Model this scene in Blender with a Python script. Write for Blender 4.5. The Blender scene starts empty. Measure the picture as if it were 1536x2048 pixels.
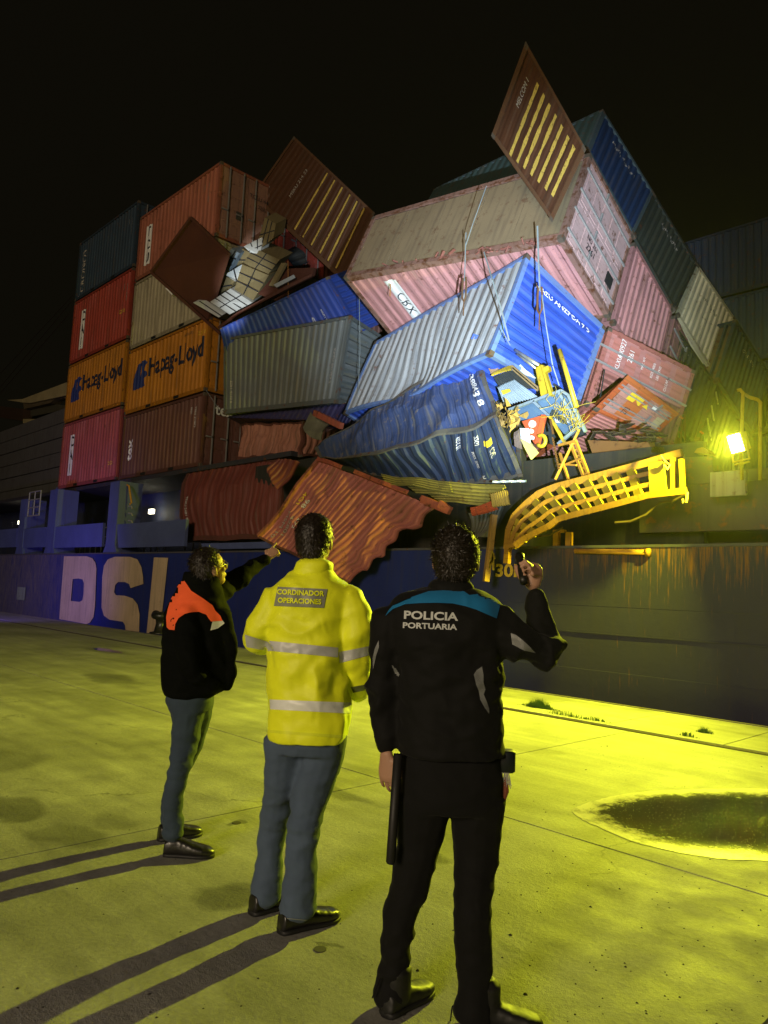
import bpy, bmesh, math, random
import numpy as np
from mathutils import Vector, Matrix, noise
from mathutils.bvhtree import BVHTree
random.seed(7); RNG=np.random.default_rng(7)
S=bpy.context.scene; COL=S.collection
# ---------------------------------------------------------------- camera
CAMP=np.array([0.,0.,1.55]); FPX=1487.86
RW=np.array([[0.699,-0.046,-0.713],[0.713,0.105,0.693],[0.044,-0.993,0.106]])
_u,_s,_v=np.linalg.svd(RW); RW=_u@_v
cd=bpy.data.cameras.new('camera'); cam=bpy.data.objects.new('camera',cd); COL.objects.link(cam)
M=Matrix([[RW[i][0],-RW[i][1],-RW[i][2],CAMP[i]] for i in range(3)]+[[0,0,0,1]])
cam.matrix_world=M
cd.sensor_fit='VERTICAL'; cd.sensor_height=24.; cd.lens=FPX/2048*24.; cd.clip_end=800; cd.clip_start=.05
S.camera=cam
# ---------------------------------------------------------------- world and lights
wd=bpy.data.worlds.new('World'); S.world=wd; wd.use_nodes=True
nt=wd.node_tree; bg=nt.nodes['Background']
bg.inputs[0].default_value=(.0036,.0030,.0017,1); bg.inputs[1].default_value=1.0
S.view_settings.view_transform='Standard'; S.view_settings.look='None'; S.view_settings.exposure=0; S.view_settings.gamma=1
def aim(o,loc,tgt):
    o.location=loc; d=Vector(tgt)-Vector(loc); o.rotation_euler=d.to_track_quat('-Z','Y').to_euler()
def lamp(name,kind,loc,tgt,energy,col,**k):
    l=bpy.data.lights.new(name,kind); l.energy=energy; l.color=col
    for a,b in k.items(): setattr(l,a,b)
    o=bpy.data.objects.new(name,l); COL.objects.link(o); aim(o,loc,tgt); return o
LAMPP=(-4.05,10.93,3.89)
lamp('floodlight_beam','AREA',(-4.10,10.83,3.87),(-10.,3.4,1.3),1650,(.95,1.,.035),shape='SQUARE',size=.16,spread=math.radians(168))
lamp('quay_mast_light','AREA',(6,-30,10.5),(-17,14,8),7000,(1.,.80,.55),shape='SQUARE',size=9)
lamp('torch_beam','SPOT',(-.62,2.15,1.72),(-10.4,14.0,8.3),31000,(.68,.84,1.),spot_size=math.radians(37),spot_blend=1.,shadow_soft_size=.02)
lamp('work_light_beam','SPOT',(-13.,4.,2.2),(-21.25,13.5,11.9),17000,(.86,.95,1.),spot_size=math.radians(8.5),spot_blend=1.,shadow_soft_size=.1)
lamp('patrol_car_beacon','SPOT',(-27.,5.0,1.1),(-31.,12.,1.5),1000,(.22,.13,1.),spot_size=math.radians(105),spot_blend=1.,shadow_soft_size=.1)
# ---------------------------------------------------------------- pixel of the photo -> place on the site
def ray(px,py):
    d=RW@np.array([(px-768.)/FPX,(py-1024.)/FPX,1.]); return d
def PY(px,py,Y):  d=ray(px,py); return CAMP+d*(Y/d[1])
def PX(px,py,X):  d=ray(px,py); return CAMP+d*(X/d[0])
def PD(px,py,z):  return CAMP+ray(px,py)*z
NH=np.array([-0.713,0.693,0.]); NH/=np.linalg.norm(NH)
RH=np.array([NH[1],-NH[0],0.])
def PP(px,py,base,off=0.):
    d=ray(px,py); t=((np.array(base)-CAMP)@NH+off)/(d@NH); return CAMP+d*t
def toPx(P):
    c=(np.asarray(P)-CAMP)@RW; return 768+FPX*c[...,0]/c[...,2],1024+FPX*c[...,1]/c[...,2],c[...,2]
# ---------------------------------------------------------------- materials
MATS={}
def nd(t,n,**k):
    x=t.nodes.new(n)
    for a,b in k.items():
        if hasattr(x,a): setattr(x,a,b)
    return x
def paint(name,col,rough=.55,rust=.35,grime=.5,metal=0.,dirt=(.07,.055,.035),rustc=(.10,.035,.012),bump=.12,scale=1.,spec=.4,pale=.0):
    if name in MATS: return MATS[name]
    m=bpy.data.materials.new(name); m.use_nodes=True; t=m.node_tree; L=t.links.new
    b=t.nodes['Principled BSDF']; b.inputs['Roughness'].default_value=rough; b.inputs['Metallic'].default_value=metal
    b.inputs['Specular IOR Level'].default_value=spec
    g=nd(t,'ShaderNodeNewGeometry'); uv=nd(t,'ShaderNodeUVMap')
    n1=nd(t,'ShaderNodeTexNoise'); n1.inputs['Scale'].default_value=1.1*scale; n1.inputs['Detail'].default_value=6; L(g.outputs['Position'],n1.inputs[0])
    mp=nd(t,'ShaderNodeMapping'); mp.inputs['Scale'].default_value=(9*scale,.55*scale,1); L(uv.outputs[0],mp.inputs[0])
    n2=nd(t,'ShaderNodeTexNoise'); n2.inputs['Scale'].default_value=1.; n2.inputs['Detail'].default_value=5; L(mp.outputs[0],n2.inputs[0])
    n3=nd(t,'ShaderNodeTexNoise'); n3.inputs['Scale'].default_value=5.5*scale; n3.inputs['Detail'].default_value=8; n3.inputs['Roughness'].default_value=.68; L(g.outputs['Position'],n3.inputs[0])
    c0=nd(t,'ShaderNodeMix',data_type='RGBA'); c0.inputs[6].default_value=(*[x*.68 for x in col],1); c0.inputs[7].default_value=(*[min(1,x*1.22+.012*pale) for x in col],1); L(n1.outputs[0],c0.inputs[0])
    r1=nd(t,'ShaderNodeMapRange'); r1.inputs[1].default_value=.50; r1.inputs[2].default_value=.72; r1.inputs[4].default_value=grime; L(n2.outputs[0],r1.inputs[0])
    c1=nd(t,'ShaderNodeMix',data_type='RGBA'); c1.inputs[7].default_value=(*dirt,1); L(c0.outputs[2],c1.inputs[6]); L(r1.outputs[0],c1.inputs[0])
    r2=nd(t,'ShaderNodeMapRange'); r2.inputs[1].default_value=.64-.16*rust; r2.inputs[2].default_value=.72-.12*rust; r2.inputs[4].default_value=min(1,rust*2.2); L(n3.outputs[0],r2.inputs[0])
    c2=nd(t,'ShaderNodeMix',data_type='RGBA'); c2.inputs[7].default_value=(*rustc,1); L(c1.outputs[2],c2.inputs[6]); L(r2.outputs[0],c2.inputs[0])
    if pale>0:
        r4=nd(t,'ShaderNodeMapRange'); r4.inputs[1].default_value=.5; r4.inputs[2].default_value=.34; r4.inputs[4].default_value=pale; L(n2.outputs[0],r4.inputs[0])
        c3=nd(t,'ShaderNodeMix',data_type='RGBA'); c3.inputs[7].default_value=(*[min(1,x*.5+.28) for x in col],1); L(c2.outputs[2],c3.inputs[6]); L(r4.outputs[0],c3.inputs[0]); c2=c3
    L(c2.outputs[2],b.inputs['Base Color'])
    r3=nd(t,'ShaderNodeMapRange'); r3.inputs[3].default_value=rough-.12; r3.inputs[4].default_value=min(1,rough+.25); L(n3.outputs[0],r3.inputs[0]); L(r3.outputs[0],b.inputs['Roughness'])
    bp=nd(t,'ShaderNodeBump'); bp.inputs['Strength'].default_value=bump*2; bp.inputs['Distance'].default_value=.01; L(n3.outputs[0],bp.inputs['Height']); L(bp.outputs[0],b.inputs['Normal'])
    MATS[name]=m; return m
def flat(name,col,rough=.6,metal=0.,emit=0.,spec=.4,sheen=0.):
    if name in MATS: return MATS[name]
    m=bpy.data.materials.new(name); m.use_nodes=True; b=m.node_tree.nodes['Principled BSDF']
    b.inputs['Base Color'].default_value=(*col,1); b.inputs['Roughness'].default_value=rough; b.inputs['Metallic'].default_value=metal; b.inputs['Specular IOR Level'].default_value=spec
    if sheen: b.inputs['Sheen Weight'].default_value=sheen
    if emit: b.inputs['Emission Color'].default_value=(*col,1); b.inputs['Emission Strength'].default_value=emit
    MATS[name]=m; return m
# ---------------------------------------------------------------- objects
def tag(o,label=None,cat=None,group=None,kind=None):
    if label: o['label']=label
    if cat: o['category']=cat
    if group: o['group']=group
    if kind: o['kind']=kind
    return o
def root(name,loc,label,cat,group=None):
    o=bpy.data.objects.new(name,None); COL.objects.link(o); o.location=Vector([float(x) for x in loc]); o.empty_display_size=.3
    return tag(o,label,cat,group)
def origin(p):
    v=Vector((0,0,0))
    while p is not None: v=v+p.location; p=p.parent
    return v
def mk(name,V,Fc,mat,parent=None,uv=None,smooth=False,loc=None):
    V=np.asarray(V,float)
    o0=np.array(origin(parent)) if parent is not None else (np.array(loc,float) if loc is not None else np.zeros(3))
    me=bpy.data.meshes.new(name); me.from_pydata((V-o0).tolist(),[],[list(map(int,f)) for f in Fc])
    if uv is not None:
        ul=me.uv_layers.new(name='UVMap'); idx=np.empty(len(me.loops),dtype=np.int32); me.loops.foreach_get('vertex_index',idx)
        ul.data.foreach_set('uv',np.asarray(uv,dtype=np.float32)[idx].ravel())
    if smooth: me.polygons.foreach_set('use_smooth',[True]*len(me.polygons))
    if mat is not None: me.materials.append(mat)
    o=bpy.data.objects.new(name,me); COL.objects.link(o)
    if parent is not None: o.parent=parent
    elif loc is not None: o.location=Vector([float(x) for x in o0])
    return o
class MB:
    def __init__(s): s.V=[];s.F=[];s.U=[]
    def add(s,V,F,U=None):
        n=len(s.V); s.V+=[list(map(float,v)) for v in V]; s.F+=[[int(i)+n for i in f] for f in F]
        s.U+=[list(u) for u in U] if U is not None else [(v[0]+v[1],v[2]) for v in V]
    def box(s,a,b):
        x0,y0,z0=a;x1,y1,z1=b
        s.add([(x0,y0,z0),(x1,y0,z0),(x1,y1,z0),(x0,y1,z0),(x0,y0,z1),(x1,y0,z1),(x1,y1,z1),(x0,y1,z1)],
              [(0,3,2,1),(4,5,6,7),(0,1,5,4),(1,2,6,5),(2,3,7,6),(3,0,4,7)])
    def hexa(s,P): s.add(P,[(0,3,2,1),(4,5,6,7),(0,1,5,4),(1,2,6,5),(2,3,7,6),(3,0,4,7)])
    def tube(s,pts,r,n=8,cap=True):
        pts=[np.asarray(p,float) for p in pts]; k=len(pts); rs=r if hasattr(r,'__len__') else [r]*k
        V=[];prev=None
        for i,p in enumerate(pts):
            t=pts[min(i+1,k-1)]-pts[max(i-1,0)]; t=t/(np.linalg.norm(t)+1e-9)
            a=prev if prev is not None else (np.array([0,0,1.]) if abs(t[2])<.9 else np.array([1.,0,0]))
            a=a-t*(a@t); a/=np.linalg.norm(a); b=np.cross(t,a); prev=a
            for j in range(n):
                q=2*math.pi*j/n; V.append(p+rs[i]*(math.cos(q)*a+math.sin(q)*b))
        F=[(i*n+j,i*n+(j+1)%n,(i+1)*n+(j+1)%n,(i+1)*n+j) for i in range(k-1) for j in range(n)]
        if cap: F+=[list(range(n))[::-1],[(k-1)*n+j for j in range(n)]]
        s.add(V,F)
    def build(s,name,mat,parent=None,smooth=False,loc=None): return mk(name,s.V,s.F,mat,parent,s.U,smooth,loc)
def bar(p,q,w,h,up=(0,0,1)):
    """box beam from p to q, returns 8 corners"""
    p=np.asarray(p,float);q=np.asarray(q,float);t=q-p;t/=np.linalg.norm(t);up=np.asarray(up,float)
    a=np.cross(t,up); a/=np.linalg.norm(a)+1e-9; b=np.cross(a,t)
    return [p-a*w/2-b*h/2,p+a*w/2-b*h/2,p+a*w/2+b*h/2,p-a*w/2+b*h/2,q-a*w/2-b*h/2,q+a*w/2-b*h/2,q+a*w/2+b*h/2,q-a*w/2+b*h/2]
def prism(P,nrm,th):
    """flat outline -> plate with thickness"""
    P=[np.asarray(p,float) for p in P]; n=len(P); nv=np.asarray(nrm,float)*th
    return P+[p+nv for p in P],[list(range(n))[::-1],[n+i for i in range(n)]]+[(i,(i+1)%n,n+(i+1)%n,n+i) for i in range(n)]
# text
def text2d(body,extra=0.,sx=1.):
    cu=bpy.data.curves.new('lettering','FONT'); cu.body=body; cu.size=1.; cu.offset=extra; cu.resolution_u=3; cu.align_x='CENTER'; cu.align_y='CENTER'; cu.space_line=.95
    ob=bpy.data.objects.new('lettering',cu); me=bpy.data.meshes.new_from_object(ob)
    V=np.array([v.co[:2] for v in me.vertices]); F=[list(p.vertices) for p in me.polygons]
    bpy.data.objects.remove(ob); bpy.data.meshes.remove(me)
    lo,hi=V.min(0),V.max(0); V=(V-(lo+hi)/2); V[:,0]*=sx
    return V,F
def cut2d(V,F,cuts,ax=0):
    bm=bmesh.new(); vs=[bm.verts.new((v[0],v[1],0)) for v in V]
    for f in F:
        try: bm.faces.new([vs[i] for i in f])
        except Exception: pass
    for c in cuts:
        n=(1,0,0) if ax==0 else (0,1,0); co=(c,0,0) if ax==0 else (0,c,0)
        bmesh.ops.bisect_plane(bm,geom=bm.verts[:]+bm.edges[:]+bm.faces[:],plane_co=co,plane_no=n,dist=1e-5)
    bm.verts.index_update(); V=np.array([v.co[:2] for v in bm.verts]); F=[[v.index for v in f.verts] for f in bm.faces]; bm.free(); return V,F
# ---------------------------------------------------------------- containers
PITCH=.278; DEP=.036
def prof(x,pitch,dep):
    y=(np.asarray(x,float)/pitch)%1.
    return -dep*np.interp(y,[0,.30,.5,.80,1.],[0,0,1,1,0])
def breaks(a,b,pitch):
    o=[a]; k=math.floor(a/pitch)
    while k*pitch<b:
        for q in (0,.30,.5,.80):
            x=(k+q)*pitch
            if a+1e-3<x<b-1e-3: o.append(x)
        k+=1
    return np.array(o+[b])
CORN=[(0,0),(1,0),(1,1),(0,1)]     # (v,w) of the four points of a section
class Box:
    def __init__(s,secs,dims=(6.058,2.438,2.591),dent=None):
        s.t=np.array([a for a,_ in secs],float); s.P=np.array([b for _,b in secs],float); s.L,s.W,s.H=dims; s.dent=dent
    def F(s,u,v,w):
        u,v,w=np.broadcast_arrays(*[np.asarray(x,float) for x in (u,v,w)])
        if len(s.t)==2:
            k=((u-s.t[0])/(s.t[1]-s.t[0]))[...,None]; A=[s.P[0,i]*(1-k)+s.P[1,i]*k for i in range(4)]
        else:
            A=[]
            tt=s.t; m=np.gradient(s.P,tt,axis=0); i0=np.clip(np.searchsorted(tt,u)-1,0,len(tt)-2); h=(tt[i0+1]-tt[i0]); x=((u-tt[i0])/h)[...,None]; h=h[...,None]
            h00=2*x**3-3*x**2+1;h10=x**3-2*x**2+x;h01=-2*x**3+3*x**2;h11=x**3-x**2
            for i in range(4): A.append(h00*s.P[i0,i]+h10*h*m[i0,i]+h01*s.P[i0+1,i]+h11*h*m[i0+1,i])
        v_=v[...,None];w_=w[...,None]
        p=A[0]*(1-v_)*(1-w_)+A[1]*v_*(1-w_)+A[2]*v_*w_+A[3]*(1-v_)*w_
        if s.dent is not None: p=p+s.dent(u,v,w,p)
        return p
    def face(s,n,p,q,off):
        L,W,H=s.L,s.W,s.H
        return {'v0':lambda:s.F(p/L,-off/W,q/H),'v1':lambda:s.F(p/L,1+off/W,q/H),'w1':lambda:s.F(p/L,q/W,1+off/H),'w0':lambda:s.F(p/L,q/W,-off/H),
                'u1':lambda:s.F(1+off/L,p/W,q/H),'u0':lambda:s.F(-off/L,p/W,q/H),'u1s':lambda:s.F(1+off/L,q/W,p/H),'u0s':lambda:s.F(-off/L,q/W,p/H)}[n]()
    def size(s,n): return {'v':(s.L,s.H),'w':(s.L,s.W),'u':(s.W,s.H)}[n[0]] if len(n)==2 else (s.H,s.W)
def slabF(bx,u0,u1,v0,v1,w0,w1,nu=1,nv=1,nw=1):
    V=[];F=[];U=[]
    def g(fa,na,fb,nb,pt):
        n0=len(V); A=np.linspace(0,1,na+1);B=np.linspace(0,1,nb+1)
        for b in B:
            for a in A: V.append(pt(a,b)); U.append((fa*a,fb*b))
        for j in range(nb):
            for i in range(na): k=n0+j*(na+1)+i; F.append((k,k+1,k+na+2,k+na+1))
    du,dv,dw=u1-u0,v1-v0,w1-w0
    for w in (w0,w1): g(du,nu,dv,nv,lambda a,b,w=w:(u0+du*a,v0+dv*b,w))
    for v in (v0,v1): g(du,nu,dw,nw,lambda a,b,v=v:(u0+du*a,v,w0+dw*b))
    for u in (u0,u1): g(dv,nv,dw,nw,lambda a,b,u=u:(u,v0+dv*a,w0+dw*b))
    V=np.array(V); W=bx.F(V[:,0]/bx.L,V[:,1]/bx.W,V[:,2]/bx.H)
    return W,F,U
def slab(name,bx,rng,mat,parent,seg=(1,1,1)):
    V,F,U=slabF(bx,*rng,*seg); return mk(name,V,F,mat,parent,U)
def panel(name,bx,face,mat,parent,pitch=PITCH,dep=DEP,inset=.03,m=.09,nq=1,thick=None,region=None):
    A,B=bx.size(face); a0,a1,b0,b1=(m,A-m,m,B-m) if region is None else region
    P=breaks(a0,a1,pitch) if dep else np.linspace(a0,a1,2+int((a1-a0)/.3)*(nq>1)); Q=np.linspace(b0,b1,nq+1)
    PPg,QQ=np.meshgrid(P,Q); off=(prof(PPg,pitch,dep) if dep else 0)-inset
    W=bx.face(face,PPg,QQ,off+0*PPg).reshape(-1,3); n=len(P)
    F=[(j*n+i,j*n+i+1,(j+1)*n+i+1,(j+1)*n+i) for j in range(nq) for i in range(n-1)]
    return mk(name,W,F,mat,parent,np.stack([PPg.ravel(),QQ.ravel()],1))
def flatten(bx,face,V,F,mat,parent,name='lettering',pitch=PITCH,dep=DEP,inset=.03,lift=.006):
    A,B=bx.size(face); 
    if dep: V,F=cut2d(V,F,[c for c in breaks(0,A,pitch) if V[:,0].min()<c<V[:,0].max()])
    if bx.dent is not None or len(bx.t)>2: V,F=cut2d(V,F,np.arange(V[:,1].min()+.07,V[:,1].max(),.09),1); V,F=cut2d(V,F,np.arange(V[:,0].min()+.07,V[:,0].max(),.09),0)
    off=(prof(V[:,0],pitch,dep) if dep else 0)-inset+lift
    W=bx.face(face,V[:,0],V[:,1],off+0*V[:,0])
    return mk(name,W,F,mat,parent)
def text(bx,face,body,at,size,mat,parent,adir=(1,0),bdir=(0,1),extra=.0,sx=1.,name='lettering',**k):
    V,F=text2d(body,extra,sx); V=V*size; a=np.array(adir,float);b=np.array(bdir,float)
    V=np.array(at)+V[:,:1]*a+V[:,1:]*b
    return flatten(bx,face,V,F,mat,parent,name,**k)
def rect2(x0,y0,x1,y1): return np.array([(x0,y0),(x1,y0),(x1,y1),(x0,y1)],float),[[0,1,2,3]]
CAST=None
def container(label,P8,mats,dims=(6.058,2.438,2.591),ends=('wall','door'),group=None,secs=None,dent=None,seg=1,roofmode='corr',floormode='beams',sw_end=False,skip=(),name='shipping_container',open_end=False,endpitch=.24,enddep=.045,pockets=True,bars=True,side_nq=None):
    """P8: (u0v0w0,u0v1w0,u0v1w1,u0v0w1,u1...)"""
    if secs is None: secs=[(0,P8[:4]),(1,P8[4:])]
    bx=Box(secs,dims,dent); L,W,H=dims
    base=bx.F(.5,.5,0.)
    r=root(name,base,label,'container',group)
    body,frame=mats[0],mats[1]; doorm=mats[2] if len(mats)>2 else body
    if dent is None and len(secs)==2:
        sg=(1,1,1); nq=1
    else: sg=(28,6,6); nq=10
    fw=.10
    E=.004
    for v0,v1,fc in ((0,fw,'v0'),(W-fw,W,'v1')):
        if 'rail' in skip: break
        slab('bottom_side_rail',bx,(.12,L-.12,v0+E,v1-E,0.02,.16),frame,r,(sg[0],1,1)); slab('top_side_rail',bx,(.12,L-.12,v0+E,v1-E,H-.09,H-E),frame,r,(sg[0],1,1))
        if pockets and dent is None:
            for c in (L/2-1.05,L/2+1.05):
                a,b=(-.002,.02) if fc=='v0' else (W-.02,W+.002)
                slab('fork_pocket',bx,(c-.18,c+.18,a,b,.035,.145),MAT_BLACK,r)
    for u0,u1 in ((0,.12),(L-.12,L)):
        for v0,v1 in ((0,.11),(W-.11,W)):
            slab('corner_post',bx,(u0+E,u1-E,v0+E,v1-E,.12,H-.12),frame,r,(1,1,sg[2]))
            for w0,w1 in ((0,.12),(H-.12,H)):
                slab('corner_casting',bx,(u0-.0,u1,v0,v1+.0,w0,w1),MAT_CAST,r)
        slab('end_sill',bx,(u0+E,u1-E,.11,W-.11,.01,.14),frame,r,(1,sg[1],1)); slab('end_header',bx,(u0+E,u1-E,.11,W-.11,H-.11,H-.01),frame,r,(1,sg[1],1))
    for fc in ('v0','v1'):
        if fc not in skip: panel('side_panel',bx,fc,body,r,nq=side_nq or nq,m=.08)
    if 'w1' not in skip:
        if roofmode=='corr': panel('roof_panel',bx,'w1',mats[3] if len(mats)>3 else body,r,nq=nq,inset=.012,pitch=.25 if dent is None else .3,dep=.03 if dent is None else .05)
        else: panel('roof_panel',bx,'w1',mats[3] if len(mats)>3 else body,r,dep=0,inset=.012)
    if 'w0' not in skip:
        if floormode=='beams':
            panel('floor',bx,'w0',MAT_PLY,r,dep=0,inset=.14,nq=1)
            if dent is None:
                V=[];mb=MB()
                for i in range(1,19): a,f,u=slabF(bx,i*L/19-.03,i*L/19+.03,.1,W-.1,.02,.135); mb.add(a,f,u)
                mb.build('cross_member',frame,r)
        else:
            n=5
            for i in range(n):
                a=.12+(L-.24)*i/n+.008; b=.12+(L-.24)*(i+1)/n-.008
                slab('floor_plate',bx,(a,b,.16,W-.16,.035+.006*(i%2),.06),mats[4] if len(mats)>4 else MAT_PLY,r)
            for v0,v1 in ((.0,.15),(W-.15,W)): slab('bottom_flange',bx,(.12,L-.12,v0+.006,v1,-.012,.018),frame,r)
    for k,fc in zip(ends,('u0','u1')):
        if k=='wall':
            f2=fc+('s' if sw_end else '')
            panel('end_panel',bx,f2,mats[5] if len(mats)>5 else body,r,pitch=endpitch,dep=enddep,nq=nq,inset=.02,m=.1)
        elif k=='door':
            s_=1 if fc=='u1' else -1
            for h,(v0,v1) in enumerate(((.12,W/2-.012),(W/2+.012,W-.12))):
                if s_>0: ua,ub=L-.07,L-.03
                else: ua,ub=.03,.07
                d=slab('door',bx,(ua,ub,v0,v1,.15,H-.12),doorm,r)
                # pressed ribs, locking bars, hinges
                for i in range(5):
                    w0=.25+i*(H-.4)/5; uo=(L-.034,L-.018) if s_>0 else (.018,.034)
                    slab('door_rib',bx,(*uo,v0+.08,v1-.08,w0,w0+(H-.4)/5-.12),doorm,d)
                if bars:
                    for vv in (v0+.28,v1-.22):
                        uo=(L+.0,L+.035) if s_>0 else (-.035,-.0)
                        slab('locking_bar',bx,(*uo,vv-.02,vv+.02,.06,H-.06),MAT_GALV,d)
                        slab('bar_handle',bx,(*uo,vv-.25,vv+.02,1.05,1.10),MAT_GALV,d)
                hv=v0-.10 if h==0 else v1+.02
                for i in range(4):
                    uo=(L-.03,L+.012) if s_>0 else (-.012,.03)
                    slab('hinge',bx,(*uo,hv,hv+.09,.35+i*.6,.45+i*.6),frame,d)
    return r,bx
MAT_BLACK=flat('pocket black',(.008,.008,.008),.9)
MAT_CAST=paint('casting steel',(.09,.07,.05),.7,.6,.4)
MAT_PLY=paint('floor board',(.13,.09,.05),.8,.5,.6)
MAT_GALV=paint('galvanised bar',(.36,.35,.33),.45,.3,.3,metal=.4)
WHT=flat('white lettering',(.75,.74,.70),.6); GRY=flat('worn lettering',(.42,.38,.33),.7); YEL=flat('yellow decal',(.75,.55,.03),.6); BLK=flat('black lettering',(.02,.022,.03),.6); DKB=flat('dark blue lettering',(.02,.035,.16),.6)
# ---------------------------------------------------------------- ground and quay
def ground_mat():
    m=bpy.data.materials.new('quay concrete'); m.use_nodes=True; t=m.node_tree; L=t.links.new; b=t.nodes['Principled BSDF']
    g=nd(t,'ShaderNodeNewGeometry')
    def noise_(sc,de=6,ro=.6,src=None):
        n=nd(t,'ShaderNodeTexNoise'); n.inputs['Scale'].default_value=sc; n.inputs['Detail'].default_value=de; n.inputs['Roughness'].default_value=ro; L(src or g.outputs['Position'],n.inputs[0]); return n
    def rng(src,a,b_,c,d):
        r=nd(t,'ShaderNodeMapRange'); r.inputs[1].default_value=a; r.inputs[2].default_value=b_; r.inputs[3].default_value=c; r.inputs[4].default_value=d; L(src,r.inputs[0]); return r
    def mul(a,b_):
        q=nd(t,'ShaderNodeMath',operation='MULTIPLY'); L(a,q.inputs[0]); L(b_,q.inputs[1]); return q
    nA=noise_(.55,7,.62); nB=noise_(3.2,6,.6); nC=noise_(38,5,.7); nE=noise_(160,3,.6)
    mp=nd(t,'ShaderNodeMapping'); mp.inputs['Scale'].default_value=(.35,5.,1); mp.inputs['Rotation'].default_value=(0,0,.12); L(g.outputs['Position'],mp.inputs[0]); nS=noise_(1.,6,.6,mp.outputs[0])
    c0=nd(t,'ShaderNodeMix',data_type='RGBA'); c0.inputs[6].default_value=(.19,.185,.165,1); c0.inputs[7].default_value=(.38,.37,.34,1); L(rng(nA.outputs[0],.3,.7,0,1).outputs[0],c0.inputs[0])
    f1=mul(rng(nB.outputs[0],.3,.7,.84,1.08).outputs[0],rng(nC.outputs[0],.3,.7,.80,1.14).outputs[0])
    f2=mul(f1.outputs[0],rng(nS.outputs[0],.35,.7,1.08,.80).outputs[0])
    # damp stains, each with its own place
    acc=f2
    wp=nd(t,'ShaderNodeVectorMath',operation='ADD'); nW=nd(t,'ShaderNodeTexNoise'); nW.inputs['Scale'].default_value=2.2; nW.inputs['Detail'].default_value=5; L(g.outputs['Position'],nW.inputs[0])
    sc=nd(t,'ShaderNodeVectorMath',operation='SCALE'); sc.inputs[3].default_value=.55; L(nW.outputs['Color'],sc.inputs[0]); L(g.outputs['Position'],wp.inputs[0]); L(sc.outputs[0],wp.inputs[1])
    for (px,py,rx,ry,k) in [(225,1357,.8,.35,.45),(20,1622,.28,.22,.5),(150,1668,.22,.2,.35),(450,1790,.2,.17,.5),(640,1898,.03,.03,.5),(475,1648,.05,.05,.5),(250,1640,.2,.1,.2),(0,1520,.5,.3,.3),(1040,1890,.1,.05,.35),(1060,1500,.35,.2,.18),(660,1580,.5,.09,.4),(560,1990,.25,.12,.18),(885,1720,.12,.06,.55),(215,1302,.9,.3,.35)]:
        d=ray(px,py); P=CAMP-d*(CAMP[2]/d[2])
        mpp=nd(t,'ShaderNodeMapping'); mpp.vector_type='POINT'
        mpp.inputs['Location'].default_value=(-(P[0]+.27)/rx,-(P[1]+.27)/ry,0); mpp.inputs['Scale'].default_value=(1/rx,1/ry,0); L(wp.outputs[0],mpp.inputs[0])
        ln=nd(t,'ShaderNodeVectorMath',operation='LENGTH'); L(mpp.outputs[0],ln.inputs[0])
        acc=mul(acc.outputs[0],rng(ln.outputs['Value'],.75,1.15,1-k,1).outputs[0])
    for (pa,pb,hw,k) in [((60,1425),(640,1610),.11,.80),((150,1395),(760,1545),.11,.84),((20,1760),(700,1990),.05,.88),((1030,1560),(1500,1650),.09,.86)]:
        A=CAMP-ray(*pa)*(CAMP[2]/ray(*pa)[2]); B_=CAMP-ray(*pb)*(CAMP[2]/ray(*pb)[2]); d=(B_-A); nn=np.array([-d[1],d[0],0]); nn/=np.linalg.norm(nn)
        dp=nd(t,'ShaderNodeVectorMath',operation='DOT_PRODUCT'); L(wp.outputs[0],dp.inputs[0]); dp.inputs[1].default_value=tuple(nn)
        sb=nd(t,'ShaderNodeMath',operation='SUBTRACT'); L(dp.outputs['Value'],sb.inputs[0]); sb.inputs[1].default_value=float(A@nn+.27*(nn[0]+nn[1])); ab=nd(t,'ShaderNodeMath',operation='ABSOLUTE'); L(sb.outputs[0],ab.inputs[0])
        acc=mul(acc.outputs[0],rng(mul(rng(ab.outputs[0],hw*.8,hw*1.3,1,0).outputs[0],rng(nB.outputs[0],.38,.62,0,1).outputs[0]).outputs[0],0,1,1,k).outputs[0])
    # dark pits and chips
    vo=nd(t,'ShaderNodeTexVoronoi'); vo.inputs['Scale'].default_value=6.5; L(g.outputs['Position'],vo.inputs[0])
    vc=nd(t,'ShaderNodeTexVoronoi'); vc.inputs['Scale'].default_value=26; L(g.outputs['Position'],vc.inputs[0])
    acc=mul(acc.outputs[0],rng(vo.outputs['Distance'],.02,.035,.3,1).outputs[0]); acc=mul(acc.outputs[0],rng(vc.outputs['Distance'],.035,.06,.6,1).outputs[0])
    cr=nd(t,'ShaderNodeTexVoronoi'); cr.feature='DISTANCE_TO_EDGE'; cr.inputs['Scale'].default_value=.42; w2=nd(t,'ShaderNodeVectorMath',operation='ADD'); s3=nd(t,'ShaderNodeVectorMath',operation='SCALE'); s3.inputs[3].default_value=.35; L(nB.outputs['Color'],s3.inputs[0]); L(wp.outputs[0],w2.inputs[0]); L(s3.outputs[0],w2.inputs[1]); L(w2.outputs[0],cr.inputs[0])
    ck=mul(rng(cr.outputs['Distance'],.0,.006,1,0).outputs[0],rng(nA.outputs[0],.52,.6,0,1).outputs[0]); acc=mul(acc.outputs[0],rng(ck.outputs[0],0,1,1,.45).outputs[0])
    hs=nd(t,'ShaderNodeVectorMath',operation='SCALE'); L(c0.outputs[2],hs.inputs[0]); L(acc.outputs[0],hs.inputs[3]); L(hs.outputs[0],b.inputs['Base Color'])
    L(rng(nB.outputs[0],.35,.65,.50,.8).outputs[0],b.inputs['Roughness']); b.inputs['Specular IOR Level'].default_value=.35
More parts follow.
